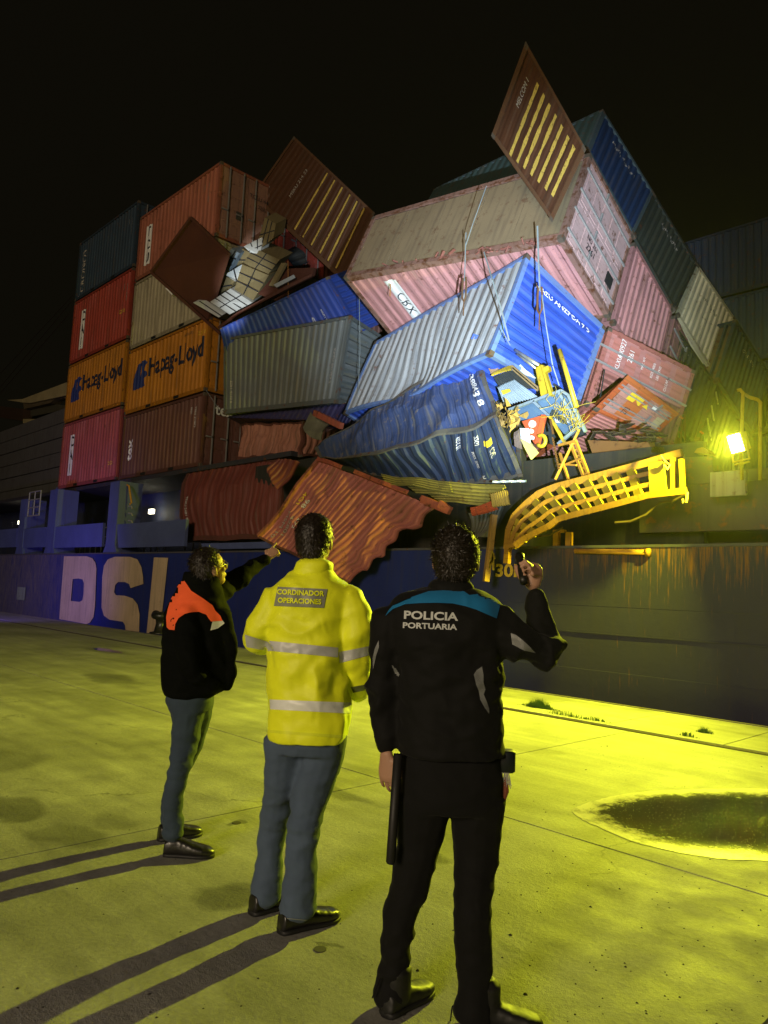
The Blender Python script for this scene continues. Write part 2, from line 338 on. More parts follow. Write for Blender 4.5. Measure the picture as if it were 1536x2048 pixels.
    ad=nd(t,'ShaderNodeMath',operation='ADD'); L(nC.outputs[0],ad.inputs[0]); m2=nd(t,'ShaderNodeMath',operation='MULTIPLY'); m2.inputs[1].default_value=.5; L(nE.outputs[0],m2.inputs[0]); L(m2.outputs[0],ad.inputs[1])
    bp=nd(t,'ShaderNodeBump'); bp.inputs['Strength'].default_value=.9; bp.inputs['Distance'].default_value=.007; L(ad.outputs[0],bp.inputs['Height']); L(bp.outputs[0],b.inputs['Normal'])
    return m
GM=ground_mat()
DARKJ=flat('joint filler',(.012,.011,.009),.95)
gb=MB(); gb.box((-90,-40,-.40),(40,10.62,-.045)); ground=gb.build('ground',DARKJ); tag(ground,kind='structure')
XJ=[-90,-60,-40,-27,-15.5,-4.46,-1.08,4,14,40]
def slabs(x,y0,y1,gap,par,mat,wob=0.):
    for i in range(len(x)-1):
        a,b=x[i]+gap/2,x[i+1]-gap/2
        mb=MB(); n=max(1,int((b-a)/.35)) if wob else 1
        if not wob or b-a>14: mb.box((a,y0+gap/2,-.044),(b,y1-gap/2,0)); 
        else:
            ys=[y0+gap/2,y1-gap/2]; xs=np.linspace(a,b,n+1)
            V=[];F=[]
            for s_,yy in zip((1,-1),ys):
                for z in (-.044,0):
                    for xx in xs: V.append((xx,yy+s_*abs(noise.noise((xx*2.3,yy,s_)))*wob,z))
            k=n+1
            for j in range(n):
                F+=[(k+j,k+j+1,3*k+j+1,3*k+j),(j,j+1,k+j+1,k+j),(2*k+j,3*k+j,3*k+j+1,2*k+j+1)]
            F+=[(0,k,3*k,2*k),(n,k+n,3*k+n,2*k+n)]
            mb.add(V,F)
        mb.build('concrete_slab',mat,par)
slabs([-90,-60,-27,-15.5,-4.46,-1.08,4,40],-40,4.495,.012,ground,GM,.012)
slabs([-90,-60,-27,-4.46,8,40],4.495,8.62,.012,ground,GM,.012)
slabs([-90,-50]+[round(-24+1.47*i,2) for i in range(22)]+[40],8.80,10.62,.014,ground,GM,.01)
mb=MB(); mb.box((-90,8.66,-.03),(40,8.685,.004)); mb.box((-90,8.73,-.03),(40,8.755,.001)); ra=mb.build('crane_rail',paint('rail steel',(.10,.085,.07),.5,.5,.3,metal=.5)); tag(ra,'dark steel rail sunk in the groove between concrete slabs and quay edge','rail')
mb=MB(); mb.box((-90,10.60,-.42),(40,10.66,.012)); e_=mb.build('quay_edge_angle',paint('edge steel',(.2,.18,.15),.5,.4,.3,metal=.3)); tag(e_,kind='structure')
wm=flat('harbour water',(.004,.006,.008),.08); w_=MB(); w_.box((-140,10.7,-2.4),(90,200,-2.3)); w_=w_.build('water',wm); tag(w_,kind='structure')
# puddle on the right
pm=bpy.data.materials.new('puddle water'); pm.use_nodes=True; t=pm.node_tree; b=t.nodes['Principled BSDF']; L=t.links.new
b.inputs['Base Color'].default_value=(.012,.012,.010,1); g=nd(t,'ShaderNodeNewGeometry')
at=nd(t,'ShaderNodeAttribute'); at.attribute_name='rim'
r=nd(t,'ShaderNodeMapRange'); r.inputs[1].default_value=0; r.inputs[2].default_value=1; r.inputs[3].default_value=.05; r.inputs[4].default_value=.34; L(at.outputs['Fac'],r.inputs[0]); L(r.outputs[0],b.inputs['Roughness'])
nq_=nd(t,'ShaderNodeTexNoise'); nq_.inputs['Scale'].default_value=7; nq_.inputs['Detail'].default_value=9; nq_.inputs['Roughness'].default_value=.75; L(g.outputs['Position'],nq_.inputs[0])
sm=nd(t,'ShaderNodeMath',operation='MULTIPLY_ADD'); L(nq_.outputs[0],sm.inputs[0]); sm.inputs[1].default_value=2.6; sm.inputs[2].default_value=-1.3; s2=nd(t,'ShaderNodeMath',operation='ADD'); L(sm.outputs[0],s2.inputs[0]); L(at.outputs['Fac'],s2.inputs[1])
rr=nd(t,'ShaderNodeMapRange'); rr.inputs[1].default_value=.45; rr.inputs[2].default_value=.95; L(s2.outputs[0],rr.inputs[0]); mx=nd(t,'ShaderNodeMix',data_type='RGBA'); mx.inputs[6].default_value=(.012,.012,.010,1); mx.inputs[7].default_value=(.55,.52,.45,1); L(rr.outputs[0],mx.inputs[0]); vd=nd(t,'ShaderNodeTexVoronoi'); vd.inputs['Scale'].default_value=42; L(g.outputs['Position'],vd.inputs[0]); dm_=nd(t,'ShaderNodeMapRange'); dm_.inputs[1].default_value=.12; dm_.inputs[2].default_value=.07; L(vd.outputs['Distance'],dm_.inputs[0]); mz=nd(t,'ShaderNodeMix',data_type='RGBA'); L(mx.outputs[2],mz.inputs[6]); mz.inputs[7].default_value=(.6,.58,.5,1); L(dm_.outputs[0],mz.inputs[0]); L(mz.outputs[2],b.inputs['Base Color'])  # pale wet concrete rim, brightened in colour for the lamp's reflection
n=nd(t,'ShaderNodeTexNoise'); n.inputs['Scale'].default_value=95; n.inputs['Detail'].default_value=4; L(g.outputs['Position'],n.inputs[0])
v=nd(t,'ShaderNodeTexVoronoi'); v.inputs['Scale'].default_value=48; L(g.outputs['Position'],v.inputs[0])
rv=nd(t,'ShaderNodeMapRange'); rv.inputs[1].default_value=0; rv.inputs[2].default_value=.22; rv.inputs[3].default_value=1; rv.inputs[4].default_value=0; L(v.outputs['Distance'],rv.inputs[0])
ad=nd(t,'ShaderNodeMath',operation='MULTIPLY_ADD'); L(n.outputs[0],ad.inputs[0]); ad.inputs[1].default_value=.35; L(rv.outputs[0],ad.inputs[2])
bp=nd(t,'ShaderNodeBump'); bp.inputs['Distance'].default_value=.004; L(ad.outputs[0],bp.inputs['Height'])
rb=nd(t,'ShaderNodeMapRange'); rb.inputs[3].default_value=.30; rb.inputs[4].default_value=.9; L(at.outputs['Fac'],rb.inputs[0]); L(rb.outputs[0],bp.inputs['Strength']); L(bp.outputs[0],b.inputs['Normal'])
def gp(px,py,z=0.):
    d=ray(px,py); return CAMP+d*((z-CAMP[2])/d[2])
outl=[(1145,1622),(1165,1610),(1200,1600),(1240,1590),(1300,1583),(1370,1580),(1440,1578),(1536,1579),(1640,1590),(1700,1640),(1680,1700),(1600,1728),(1536,1722),(1470,1720),(1400,1713),(1330,1700),(1260,1682),(1190,1652),(1160,1636)]
G=np.array([gp(*p) for p in outl]); 
Gs=[]
for i in range(len(G)):
    a,b_,c_,d_=G[i-1],G[i],G[(i+1)%len(G)],G[(i+2)%len(G)]
    for s_ in np.linspace(0,1,6,endpoint=False): Gs.append(.5*((2*b_)+(c_-a)*s_+(2*a-5*b_+4*c_-d_)*s_**2+(3*b_-a-3*c_+d_)*s_**3))
G=np.array(Gs); G[:,:2]+=RNG.normal(size=(len(G),2))*.004; cen=G.mean(0); rings=[1,.97,.9,.8,.68,.5,.3,.1]; V=[];F=[];rim=[]
for k in rings:
    for i,p in enumerate(G):
        q=cen+(p-cen)*k; V.append((q[0],q[1],.0035)); rim.append(max(0,min(1,(k-.55)/.40))+.0)
n=len(G)
for j in range(len(rings)-1):
    for i in range(n): F.append((j*n+i,j*n+(i+1)%n,(j+1)*n+(i+1)%n,(j+1)*n+i))
F.append([(len(rings)-1)*n+i for i in range(n)])
pud=mk('puddle',V,F,pm); tag(pud,'large dark puddle with bright yellow rim on the quay at right','puddle')
a_=pud.data.attributes.new('rim','FLOAT','POINT'); a_.data.foreach_set('value',rim)
for (px,py,rx,ry,lab) in [(215,1301,.62,.16,'small puddle reflecting violet light near the hull at left'),]:
    c_=gp(px,py); V=[];F=[]
    for i in range(40):
        q=2*math.pi*i/40; rr=1+.12*math.sin(3*q+1)+.07*math.sin(7*q); V.append((c_[0]+math.cos(q)*rx*rr,c_[1]+math.sin(q)*ry*rr,.0035))
    o=mk('puddle',V,[list(range(40))],flat('still water',(.01,.01,.01),.06)); tag(o,lab,'puddle')
# grass tufts along the groove
def tuft(px,py,n,h,spread,label):
    c_=gp(px,py,-.03); mb=MB()
    for i in range(n):
        a=RNG.uniform(0,6.28); r_=RNG.uniform(0,1)**.5*spread; g_=RNG.normal(); x=c_[0]+g_*spread*1.1; y=c_[1]+RNG.normal()*spread*.16; l=h*RNG.uniform(.35,1.15)*math.exp(-g_*g_*.35); b_=RNG.uniform(-.6,.6); c2=RNG.uniform(-.6,.6); wdt=.004
        V=[(x-wdt,y,-.03),(x+wdt,y,-.03),(x+wdt*.7+b_*l*.4,y+c2*l*.4,l*.6),(x-wdt*.7+b_*l*.4,y+c2*l*.4,l*.6),(x+b_*l,y+c2*l,l)]
        mb.add(V,[(0,1,2,3),(3,2,4)])
    tag(mb.build('grass_tuft',flat('grass blades',(.06,.13,.02),.6)),label,'grass')
tuft(1078,1420,420,.14,.12,'largest green grass tuft growing in the rail groove beside the officer'); tuft(1130,1436,120,.08,.16,'thin grass tuft in the groove right of the largest tuft'); tuft(1190,1446,90,.06,.1,'middle sparse weed tuft in the rail groove'); tuft(1410,1471,110,.08,.05,'round weed tuft on the quay edge slab at right'); tuft(1375,1478,60,.06,.06,'short weeds in the groove nearest the right edge')
# loose grit
mb=MB()
for i in range(300):
    px=RNG.uniform(0,1536) if i>160 else RNG.uniform(1000,1536); py=RNG.uniform(1400,2048); P=gp(px,py)
    if P[1]>8.5: continue
    r_=RNG.uniform(.002,.0065)*(1 if RNG.uniform()<.9 else 1.8); k=5
    V=[(P[0]+r_*math.cos(6.28*j/k)*RNG.uniform(.6,1.2),P[1]+r_*math.sin(6.28*j/k)*RNG.uniform(.6,1.2),0) for j in range(k)]+[(P[0],P[1],r_*.7)]
    mb.add(V,[(j,(j+1)%k,k) for j in range(k)])
tag(mb.build('grit',flat('grit',(.04,.035,.03),.9)),'dark grit and chips scattered over the concrete','grit',kind='stuff')
# bollard
c_=gp(322,1268); rb=root('bollard',(c_[0],c_[1],0),'black mooring bollard on the quay edge behind the man in the orange yoke jacket','bollard')
bm_=paint('bollard paint',(.012,.012,.013),.3,.3,.2,spec=.6)
mb=MB(); z=[(0,.34),(.05,.34),(.07,.22),(.3,.17),(.42,.18),(.47,.30),(.56,.33),(.63,.26),(.67,.0)]
mb.tube([(c_[0],c_[1],a) for a,_ in z],[r_ for _,r_ in z],24); mb.build('post',bm_,rb,True)
mb=MB(); mb.tube([(c_[0]-.2,c_[1],.52),(c_[0]-.42,c_[1],.55),(c_[0]-.5,c_[1],.55)],[.12,.14,.05],14); mb.build('horn',bm_,rb,True)
# manhole cover bits on slab
for (px,py,r_,lab) in [(640,1899,.028,'round cover set in the slab right of the coordinator'),(473,1646,.03,'small round cover set in the slab between the two civilians')]:
    c_=gp(px,py); mb=MB(); mb.tube([(c_[0],c_[1],-.01),(c_[0],c_[1],.003)],r_,20); tag(mb.build('drain_cover',paint('cover iron',(.05,.045,.04),.6,.3,.3)),lab,'cover')
# ---------------------------------------------------------------- the ship: hull
HY=11.8; HT=2.47
hm=paint('hull blue',(.018,.030,.17),.42,.10,.35,spec=.35,dirt=(.05,.05,.06),bump=.25)
def hull_mat():
    m=hm.copy(); m.name='hull paint'; t=m.node_tree; L=t.links.new; b=t.nodes['Principled BSDF']; src=b.inputs['Base Color'].links[0].from_socket
    g=nd(t,'ShaderNodeNewGeometry'); mp=nd(t,'ShaderNodeMapping'); mp.inputs['Scale'].default_value=(26,1,1.6); L(g.outputs['Position'],mp.inputs[0])
    n=nd(t,'ShaderNodeTexNoise'); n.inputs['Scale'].default_value=1.; n.inputs['Detail'].default_value=7; n.inputs['Roughness'].default_value=.65; L(mp.outputs[0],n.inputs[0])
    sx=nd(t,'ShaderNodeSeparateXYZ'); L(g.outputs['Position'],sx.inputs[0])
    zr=nd(t,'ShaderNodeMapRange'); zr.inputs[1].default_value=1.6; zr.inputs[2].default_value=2.5; zr.inputs[3].default_value=-.10; zr.inputs[4].default_value=.10; L(sx.outputs[2],zr.inputs[0])
    xr=nd(t,'ShaderNodeMapRange'); xr.inputs[1].default_value=-8.5; xr.inputs[2].default_value=-6.0; xr.inputs[3].default_value=0; xr.inputs[4].default_value=1; L(sx.outputs[0],xr.inputs[0])
    a=nd(t,'ShaderNodeMath',operation='ADD'); L(n.outputs[0],a.inputs[0]); L(zr.outputs[0],a.inputs[1])
    r=nd(t,'ShaderNodeMapRange'); r.inputs[1].default_value=.52; r.inputs[2].default_value=.68; L(a.outputs[0],r.inputs[0])
    mu=nd(t,'ShaderNodeMath',operation='MULTIPLY'); L(r.outputs[0],mu.inputs[0]); L(xr.outputs[0],mu.inputs[1])
    mx=nd(t,'ShaderNodeMix',data_type='RGBA'); L(src,mx.inputs[6]); mx.inputs[7].default_value=(.20,.09,.03,1); L(mu.outputs[0],mx.inputs[0])
    gx=nd(t,'ShaderNodeMapRange'); gx.inputs[1].default_value=-10.5; gx.inputs[2].default_value=-7.5; gx.inputs[3].default_value=0; gx.inputs[4].default_value=.75; L(sx.outputs[0],gx.inputs[0]); gm=nd(t,'ShaderNodeMix',data_type='RGBA'); L(src,gm.inputs[6]); gm.inputs[7].default_value=(.045,.040,.035,1); L(gx.outputs[0],gm.inputs[0]); L(gm.outputs[2],mx.inputs[6])  # blue dulled toward the right, the floodlight's cast put into the colour
    # hull colour mottled with grey far along the hull
    x2=nd(t,'ShaderNodeMapRange'); x2.inputs[1].default_value=-27; x2.inputs[2].default_value=-33; x2.inputs[3].default_value=.0; x2.inputs[4].default_value=.8; L(sx.outputs[0],x2.inputs[0])
    m3=nd(t,'ShaderNodeMath',operation='MULTIPLY'); L(x2.outputs[0],m3.inputs[0]); r5=nd(t,'ShaderNodeMapRange'); r5.inputs[1].default_value=.35; r5.inputs[2].default_value=.6; L(n.outputs[0],r5.inputs[0]); L(r5.outputs[0],m3.inputs[1])
    m4=nd(t,'ShaderNodeMix',data_type='RGBA'); L(mx.outputs[2],m4.inputs[6]); m4.inputs[7].default_value=(.20,.17,.14,1); L(m3.outputs[0],m4.inputs[0]); L(m4.outputs[2],b.inputs['Base Color'])
    return m
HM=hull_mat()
ship=root('container_ship',(-20,HY,-2),'dark blue hull of a container ship moored along the quay','ship')
# hull side in strakes, slightly dished plating
mb=MB(); xs=np.linspace(-75,12,176); zs=[-2.6,.35,.36,.9,1.45,1.46,2.0,HT]
V=[];F=[];U=[]
for j,z in enumerate(zs):
    for x in xs:
        V.append((x,HY+.012*noise.noise((x*1.1,z*2,0))+(.004 if j in (2,3,4) else 0)+.004*math.sin(x*2.6),z)); U.append((x,z))
n=len(xs)
for j in range(len(zs)-1):
    for i in range(n-1): F.append((j*n+i,j*n+i+1,(j+1)*n+i+1,(j+1)*n+i))
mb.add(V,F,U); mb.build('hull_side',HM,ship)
mb=MB(); mb.box((-75,HY-.02,HT+.002),(12,HY+.25,HT+.05)); mb.build('gunwale_bar',paint('gunwale',(.08,.08,.10),.5,.4,.4),ship)
mb=MB(); mb.box((-75,HY+.03,HT-.3),(12,36,HT-.02)); mb.build('deck',paint('deck paint',(.05,.035,.028),.7,.5,.5),ship)
mb=MB(); mb.box((-15.5,HY-.024,.98),(12,HY+.01,1.0)); mb.build('weld_seam',HM,ship)
# big hull letters (traced outlines, painted on the plating)
lm_=paint('hull letter paint',(.56,.42,.26),.6,.15,.5,dirt=(.22,.16,.12),bump=.1)
def hp(x,y): return PY(x/3.2,750+y/3.2,HY-.035)
Dl=[(410,1160),(555,1160),(590,1172),(610,1200),(617,1240),(612,1360),(608,1480),(598,1550),(575,1585),(555,1594),(378,1562)]
Dh=[(465,1306),(500,1302),(528,1308),(537,1332),(534,1400),(528,1440),(510,1452),(453,1446)]
Sl=[(735,1163),(830,1163),(880,1180),(905,1230),(915,1290),(917,1337),(835,1364),(826,1338),(800,1325),(755,1325),(737,1345),(730,1390),(742,1409),(800,1413),(850,1430),(880,1468),(893,1530),(890,1644),(803,1632),(800,1600),(785,1579),(700,1566),(665,1540),(650,1490),(652,1390),(655,1290),(665,1220),(690,1180)]
Il=[(985,1167),(1076,1170),(1022,1662),(938,1650)]
def hull_poly(name,outer,holes=()):
    bm=bmesh.new()
    def loop(pts):
        vs=[bm.verts.new(hp(*p)) for p in pts]; return [bm.edges.new((vs[i],vs[(i+1)%len(vs)])) for i in range(len(vs))]
    es=loop(outer)
    for h in holes: es+=loop(h)
    bmesh.ops.triangle_fill(bm,use_beauty=True,use_dissolve=False,edges=es)
    bm.verts.index_update(); V=[v.co[:] for v in bm.verts]; F=[[v.index for v in f.verts] for f in bm.faces]; bm.free()
    return mk(name,V,F,lm_,ship,[(v[0],v[2]) for v in V])
hull_poly('painted_letter',Dl,[Dh]); hull_poly('painted_letter',Sl); hull_poly('painted_letter',Il)
# draught marks 30M
V,F=text2d('30M',.03,1.15); c_=PY(1022,1141,HY-.03); V=V*.34; ym=flat('mark yellow',(.62,.42,.05),.6)
mk('draught_mark',[(c_[0]+v[0]*1.1,c_[1],c_[2]+v[1]) for v in V],F,ym,ship)
mb=MB(); 
for i in range(3): 
    c2=PY(150+i*0,1187,HY-.03)
c2=PY(42,1187,HY-.032); mb.box((c2[0]-.5,c2[1]-.004,c2[2]-.28),(c2[0]+.5,c2[1],c2[2]+.28)); mb.build('net_patch',paint('patch',(.25,.30,.26),.6,.2,.5),ship)
# bulwark plates, pillars and the side passage
bw=paint('bulwark blue',(.085,.11,.26),.5,.08,.3)
Yb=11.95
def bq(name,x0,y0,x1,y1,Y=Yb,th=.10,mat=None,cut=0):
    a=PY(x0,y1,Y);b_=PY(x1,y1,Y); ta=PY(x0,y0,Y); tb=PY(x1,y0,Y); z0=min(a[2],b_[2]); z1=(ta[2]+tb[2])/2
    V,F=prism([(a[0]+cut,Y,z0),(b_[0]-cut,Y,z0),(tb[0],Y,z1),(ta[0],Y,z1)],(0,1,0),th); return mk(name,V,F,mat or bw,ship)
for q in [(-40,1060,33,1094),(47,1056,92,1094),(106,1050,206,1093),(234,1044,372,1092),(402,1085,560,1096)]: bq('bulwark_plate',*q,cut=.12)
for (x0,x1,yt) in [(36,47,1000),(94,109,981),(214,233,965)]:
    bot=PY((x0+x1)/2,1102,Yb+.05); w_=abs(PY(x1,1100,Yb)[0]-PY(x0,1100,Yb)[0]); zt=PY((x0+x1)/2,yt,Yb)[2]
    mb=MB(); mb.add(*prism([(bot[0]-w_*.75,Yb-.03,HT+.01),(bot[0]+w_*.75,Yb-.03,HT+.01),(bot[0]+w_*.5,Yb-.03,HT+.35),(bot[0]+w_*.5,Yb-.03,zt),(bot[0]-w_*.5,Yb-.03,zt),(bot[0]-w_*.5,Yb-.03,HT+.35)],(0,1,0),.9)); mb.build('lashing_pillar',bw,ship)
for (p) in [[(112,975),(125,975),(134,1052),(112,1056)],[(235,965),(252,965),(264,1042),(235,1046)],[(400,960),(412,960),(420,1085),(400,1085)]]:
    V,F=prism([PY(a,b_,12.9) for a,b_ in p],(0,1,0),.12); mk('bracket_plate',V,F,bw,ship)
mb=MB(); mb.box((-75,15.0,HT),(-15.6,15.2,5.3)); mb.build('passage_wall',paint('passage paint',(.03,.04,.10),.6,.3,.5),ship)
mb=MB(); mb.box((-75,12.7,5.3),(-17,35,5.45)); mb.build('hatch_platform',paint('platform',(.03,.03,.04),.7,.5,.5),ship)
# railings in the passage
rm=paint('rail paint',(.30,.30,.26),.5,.4,.3); mb=MB()
for X0,X1 in ((-33.5,-30.2),(-29,-25.5),(-24.2,-21.5)):
    for z in (3.35,3.0,3.75): mb.tube([(X0,13.6,z),(X1,13.6,z)],.022,6)
    for x in np.arange(X0,X1+.01,.55): mb.tube([(x,13.6,HT),(x,13.6,3.75)],.022,6)
mb.build('railing',rm,ship)
mb=MB()
a,b_=PY(60,985,11.9),PY(78,1030,11.9)
for k in (0,.5,1): x=a[0]+(b_[0]-a[0])*k; mb.tube([(x,11.9,b_[2]),(x,11.9,a[2])],.03,6)
for k in (0,.33,.66,1): z=a[2]+(b_[2]-a[2])*k; mb.tube([(a[0],11.9,z),(b_[0],11.9,z)],.03,6)
mb.build('grille_gate',rm,ship)
# lit wall lights in the passage
for (px,py,Y,nm,e) in [(303,1023,14.6,'passage',14),(40,1045,13.4,'far',6)]:
    c_=PY(px,py,Y); mb=MB(); mb.box((c_[0]-.17,c_[1]-.05,c_[2]-.09),(c_[0]+.17,c_[1]+.05,c_[2]+.09)); o=mb.build('wall_light',flat('lit tube '+nm,(1.,.93,.62),.5,emit=e),ship)
    lamp('wall_light_glow','POINT',(c_[0],c_[1]-.3,c_[2]-.1),(0,0,0),7 if nm=='passage' else 4,(1.,.92,.66),shadow_soft_size=.15)
# hooks and pipe by second pillar
ob=paint('orange fitting',(.50,.24,.03),.5,.3,.3)
mb=MB(); mb.tube([PY(253,969,12.2),PY(258,972,12.2),PY(263,1006,12.2),PY(260,1008,12.2)],.035,6); mb.build('bent_pipe',ob,ship)
mb=MB()
for y in (1016,1030,1045): mb.tube([PY(257,y-4,12.2),PY(263,y-3,12.2),PY(265,y+1,12.2)],.028,6)
mb.build('cleat',rm,ship)
# raised structure on the right (deck coaming behind the walkway)
cm=paint('coaming paint',(.10,.085,.05),.6,.5,.7,rustc=(.22,.09,.02))
mb=MB(); mb.box((-15.5,13.2,HT),(12,13.4,3.9)); mb.build('coaming_wall',cm,ship)
mb=MB(); mb.box((-6.2,12.3,HT+.3),(12,12.5,3.55)); mb.box((-6.2,12.25,3.55),(12,13.4,3.62)); mb.build('side_house',cm,ship)
a=PY(1420,945,11.9); b_=PY(1492,987,11.9); mb=MB(); mb.box((a[0],11.9,b_[2]-.02),(b_[0],11.96,a[2])); mb.build('grey_box_plate',paint('grey torn plate',(.30,.30,.26),.6,.4,.7),ship)
mb=MB(); mb.tube([PY(1492,945,11.8),PY(1493,985,11.8)],.02,6); mb.build('stanchion',cm,ship)
mb=MB(); mb.tube([PY(1150,1102,11.75),PY(1300,1105,11.75)],.045,10); mb.tube([PY(1292,1105,11.75),PY(1300,1105,11.75)],.07,10); mb.build('deck_pipe',ob,ship,True)
mb=MB()
for px in (1110,1135): 
    q=PY(px,1100,11.8); mb.box((q[0]-.05,q[1],HT+.03),(q[0]+.05,q[1]+.1,HT+.30))
q0=PY(1105,1086,11.8);q1=PY(1127,1086,11.8); mb.box((q0[0],11.8,HT+.30),(q1[0],11.9,HT+.35)); mb.build('bitt',ob,ship)
mb=MB(); pts=[PY(px,py,11.6) for px,py in [(1230,1045),(1260,1043),(1290,1030),(1320,1005),(1345,1002),(1372,988)]]; mb.tube(pts,.02,6)
mb.build('loose_cable',paint('cable',(.12,.08,.03),.7,.3,.3),ship); mb=MB(); pts=[PY(px,py,11.5) for px,py in [(1062,1075),(1100,1070),(1125,1055)]]; mb.tube(pts,.018,6); mb.build('loose_cable',MATS['cable'],ship)
# dark wall and debris under wreck
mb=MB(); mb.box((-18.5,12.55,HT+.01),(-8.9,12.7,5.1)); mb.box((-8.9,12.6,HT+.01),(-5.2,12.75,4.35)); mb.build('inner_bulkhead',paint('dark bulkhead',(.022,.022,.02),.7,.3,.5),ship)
# superstructure at far left
dk=paint('deckhouse grey',(.13,.125,.12),.7,.3,.6)
A_=PY(0,835,15.5); B_=PY(113,853,15.5)
dh=root('deckhouse',((A_[0]+B_[0])/2-2,16.5,HT),'grey plank-sided deckhouse behind the pink container at the left edge','deckhouse')
nz=10; z0=HT+.2; z1=(A_[2]+B_[2])/2
for i in range(nz):
    za=z0+(z1-z0)*i/nz; zb=z0+(z1-z0)*(i+1)/nz-.05
    mb=MB(); mb.box((A_[0]-9,15.5+.02*(i%2),za),(-36.2,19,zb)); mb.build('wall_plank',dk,dh)
ym2=paint('cream steel',(.55,.45,.22),.6,.25,.4)
cr=root('crane_boom',PY(70,800,17.),'cream painted crane boom beam lying behind the orange containers at left','crane boom')
def pl(name,pts,Y,th,mat,par): V,F=prism([PY(a,b_,Y) for a,b_ in pts],(0,1,0),th); return mk(name,V,F,mat,par)
pl('boom_plate',[(14,800),(45,798),(132,765),(136,790),(60,806),(46,805)],17.,.5,ym2,cr)
pl('boom_underside',[(46,806),(136,782),(136,800),(118,790),(100,806),(48,818)],17.2,.6,paint('brown shade steel',(.16,.12,.06),.7,.3,.5),cr)  # underside's shade put into a darker copy of the cream
pl('walkway_beam',[(46,818),(100,806),(136,812),(136,818),(48,836)],17.6,.6,paint('grey brown steel',(.10,.09,.06),.7,.3,.5),cr)
pl('lower_ledge',[(46,838),(72,838),(72,848),(46,846)],17.,.3,ym2,cr)
pl('counterweight',[(0,812),(46,818),(46,842),(0,835)],17.1,.6,paint('dark rust block',(.06,.03,.015),.8,.5,.5),cr)
mb=MB()
for (a,b_) in [((0,775),(142,604)),((0,748),(146,590)),((0,787),(138,628))]: mb.tube([PY(*a,24),PY(*b_,24)],.03,5)
st=mb.build('stay_wire',paint('wire',(.06,.035,.03),.7,.3,.3)); tag(st,'dark crane stay wires running down to the left behind the stacked containers','wires')
# ---------------------------------------------------------------- standing stacks
def up8(x0,x1,y0,y1,z0,z1): return [(x0,y0,z0),(x0,y1,z0),(x0,y1,z1),(x0,y0,z1),(x1,y0,z0),(x1,y1,z0),(x1,y1,z1),(x1,y0,z1)]
def pair(n,c,**k):
    f=[x*.75 for x in c]
    return (paint(n+' side',c,**k),paint(n+' frame',f,rust=.5,grime=.5))
P_SAL=pair('salmon',(.40,.13,.075),pale=.1); P_RED=pair('red',(.40,.055,.035),pale=.15); P_ORA=pair('orange',(.52,.20,.012),pale=.08,rust=.2); P_CRE=pair('cream',(.42,.37,.24),rust=.25)
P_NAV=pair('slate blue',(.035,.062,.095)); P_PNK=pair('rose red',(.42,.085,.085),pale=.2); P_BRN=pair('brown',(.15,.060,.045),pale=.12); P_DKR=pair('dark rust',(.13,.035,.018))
YA,YB=12.87,15.31
D4=(6.058,2.438,2.591)
ca=lambda z0,z1:(6.058,2.438,z1-z0)
XR=(-28.50,-22.32); XL=(-34.82,-28.78)
def cai(bx,parent,x=.75,letters='CAI',H=2.6):
    h=H*.62; z=H*.5
    o=flatten(bx,'v0',*rect2(x-.22,z-h/2,x+.22,z+h/2),WHT,parent,name='logo_panel',lift=.004)
    n=len(letters)
    for i,c in enumerate(letters): text(bx,'v0',c,(x,z+h/2-(i+.5)*h/n),h/n*1.0,BLK,parent,extra=.025,sx=.62,lift=.008)
def vlet(bx,parent,s,x,z,size,mat,**k): text(bx,'v0',s,(x,z),size,mat,parent,adir=(0,1),bdir=(-1,0),**k)
def codes(bx,parent,H,x=5.45,mat=None):
    text(bx,'v0','TCLU 214873',(x,H*.70),.13,mat or GRY,parent,adir=(0,-1),bdir=(1,0)); text(bx,'v0','22G1',(x-.28,H*.80),.12,mat or GRY,parent,adir=(0,-1),bdir=(1,0))
# right-hand bay, bottom to top
zs=[5.50,8.14,10.84,13.72,16.50]
r,b=container('brown container with small white rotated lettering, lowest of the right column of the upright stack',up8(*XR,YA,YB,zs[0],zs[1]-.05),P_BRN,ca(zs[0],zs[1]-.05),group='upright stack')
vlet(b,r,'tex',.72,1.15,.62,WHT,extra=.02); codes(b,r,2.6,mat=WHT)
text(b,'u1','tex',(.8,2.05),.55,WHT,r,extra=.02,dep=0,inset=-.04)
r,b=container('orange container with black ship-line lettering, right one of the two orange containers',up8(*XR,YA,YB,zs[1],zs[2]-.05),P_ORA,ca(zs[1],zs[2]-.05),group='upright stack')
HLB=flat('ship line dark',(.012,.014,.035),.6)
def hapag(b,r):
    text(b,'v0','Hapag-Lloyd',(3.72,1.55),1.02,HLB,r,extra=.022,sx=.78)
    for pts in ([(.55,.95),(1.0,.95),(1.12,1.3),(1.02,1.62),(1.2,1.95),(1.05,2.05),(.72,1.9),(.62,1.5),(.45,1.25)],[(1.1,.95),(1.5,.98),(1.42,1.3),(1.62,1.45),(1.5,1.6),(1.32,1.62),(1.55,1.95),(1.36,2.1),(1.14,2.05),(1.2,1.6),(1.1,1.35)]):
        V=np.array(pts)*[1.,.98]; flatten(b,'v0',V,[list(range(len(V)))],DKB,r,name='logo_shape')
hapag(b,r); text(b,'v0','22G1',(5.5,2.2),.2,YEL,r); text(b,'v0','HLXU 335',(4.6,2.35),.14,BLK,r)
r,b=container('cream container above the right orange container, partly hidden by the open brown container',up8(*XR,YA,YB,zs[2],zs[3]-.06),P_CRE,ca(zs[2],zs[3]-.06),group='upright stack')
r,b=container('salmon container with tall white logo strip, topmost of the right column, doors showing',up8(*XR,YA,YB,zs[3],zs[4]),P_SAL+(paint('salmon door',(.32,.17,.12),grime=.6),),ca(zs[3],zs[4]),group='upright stack')
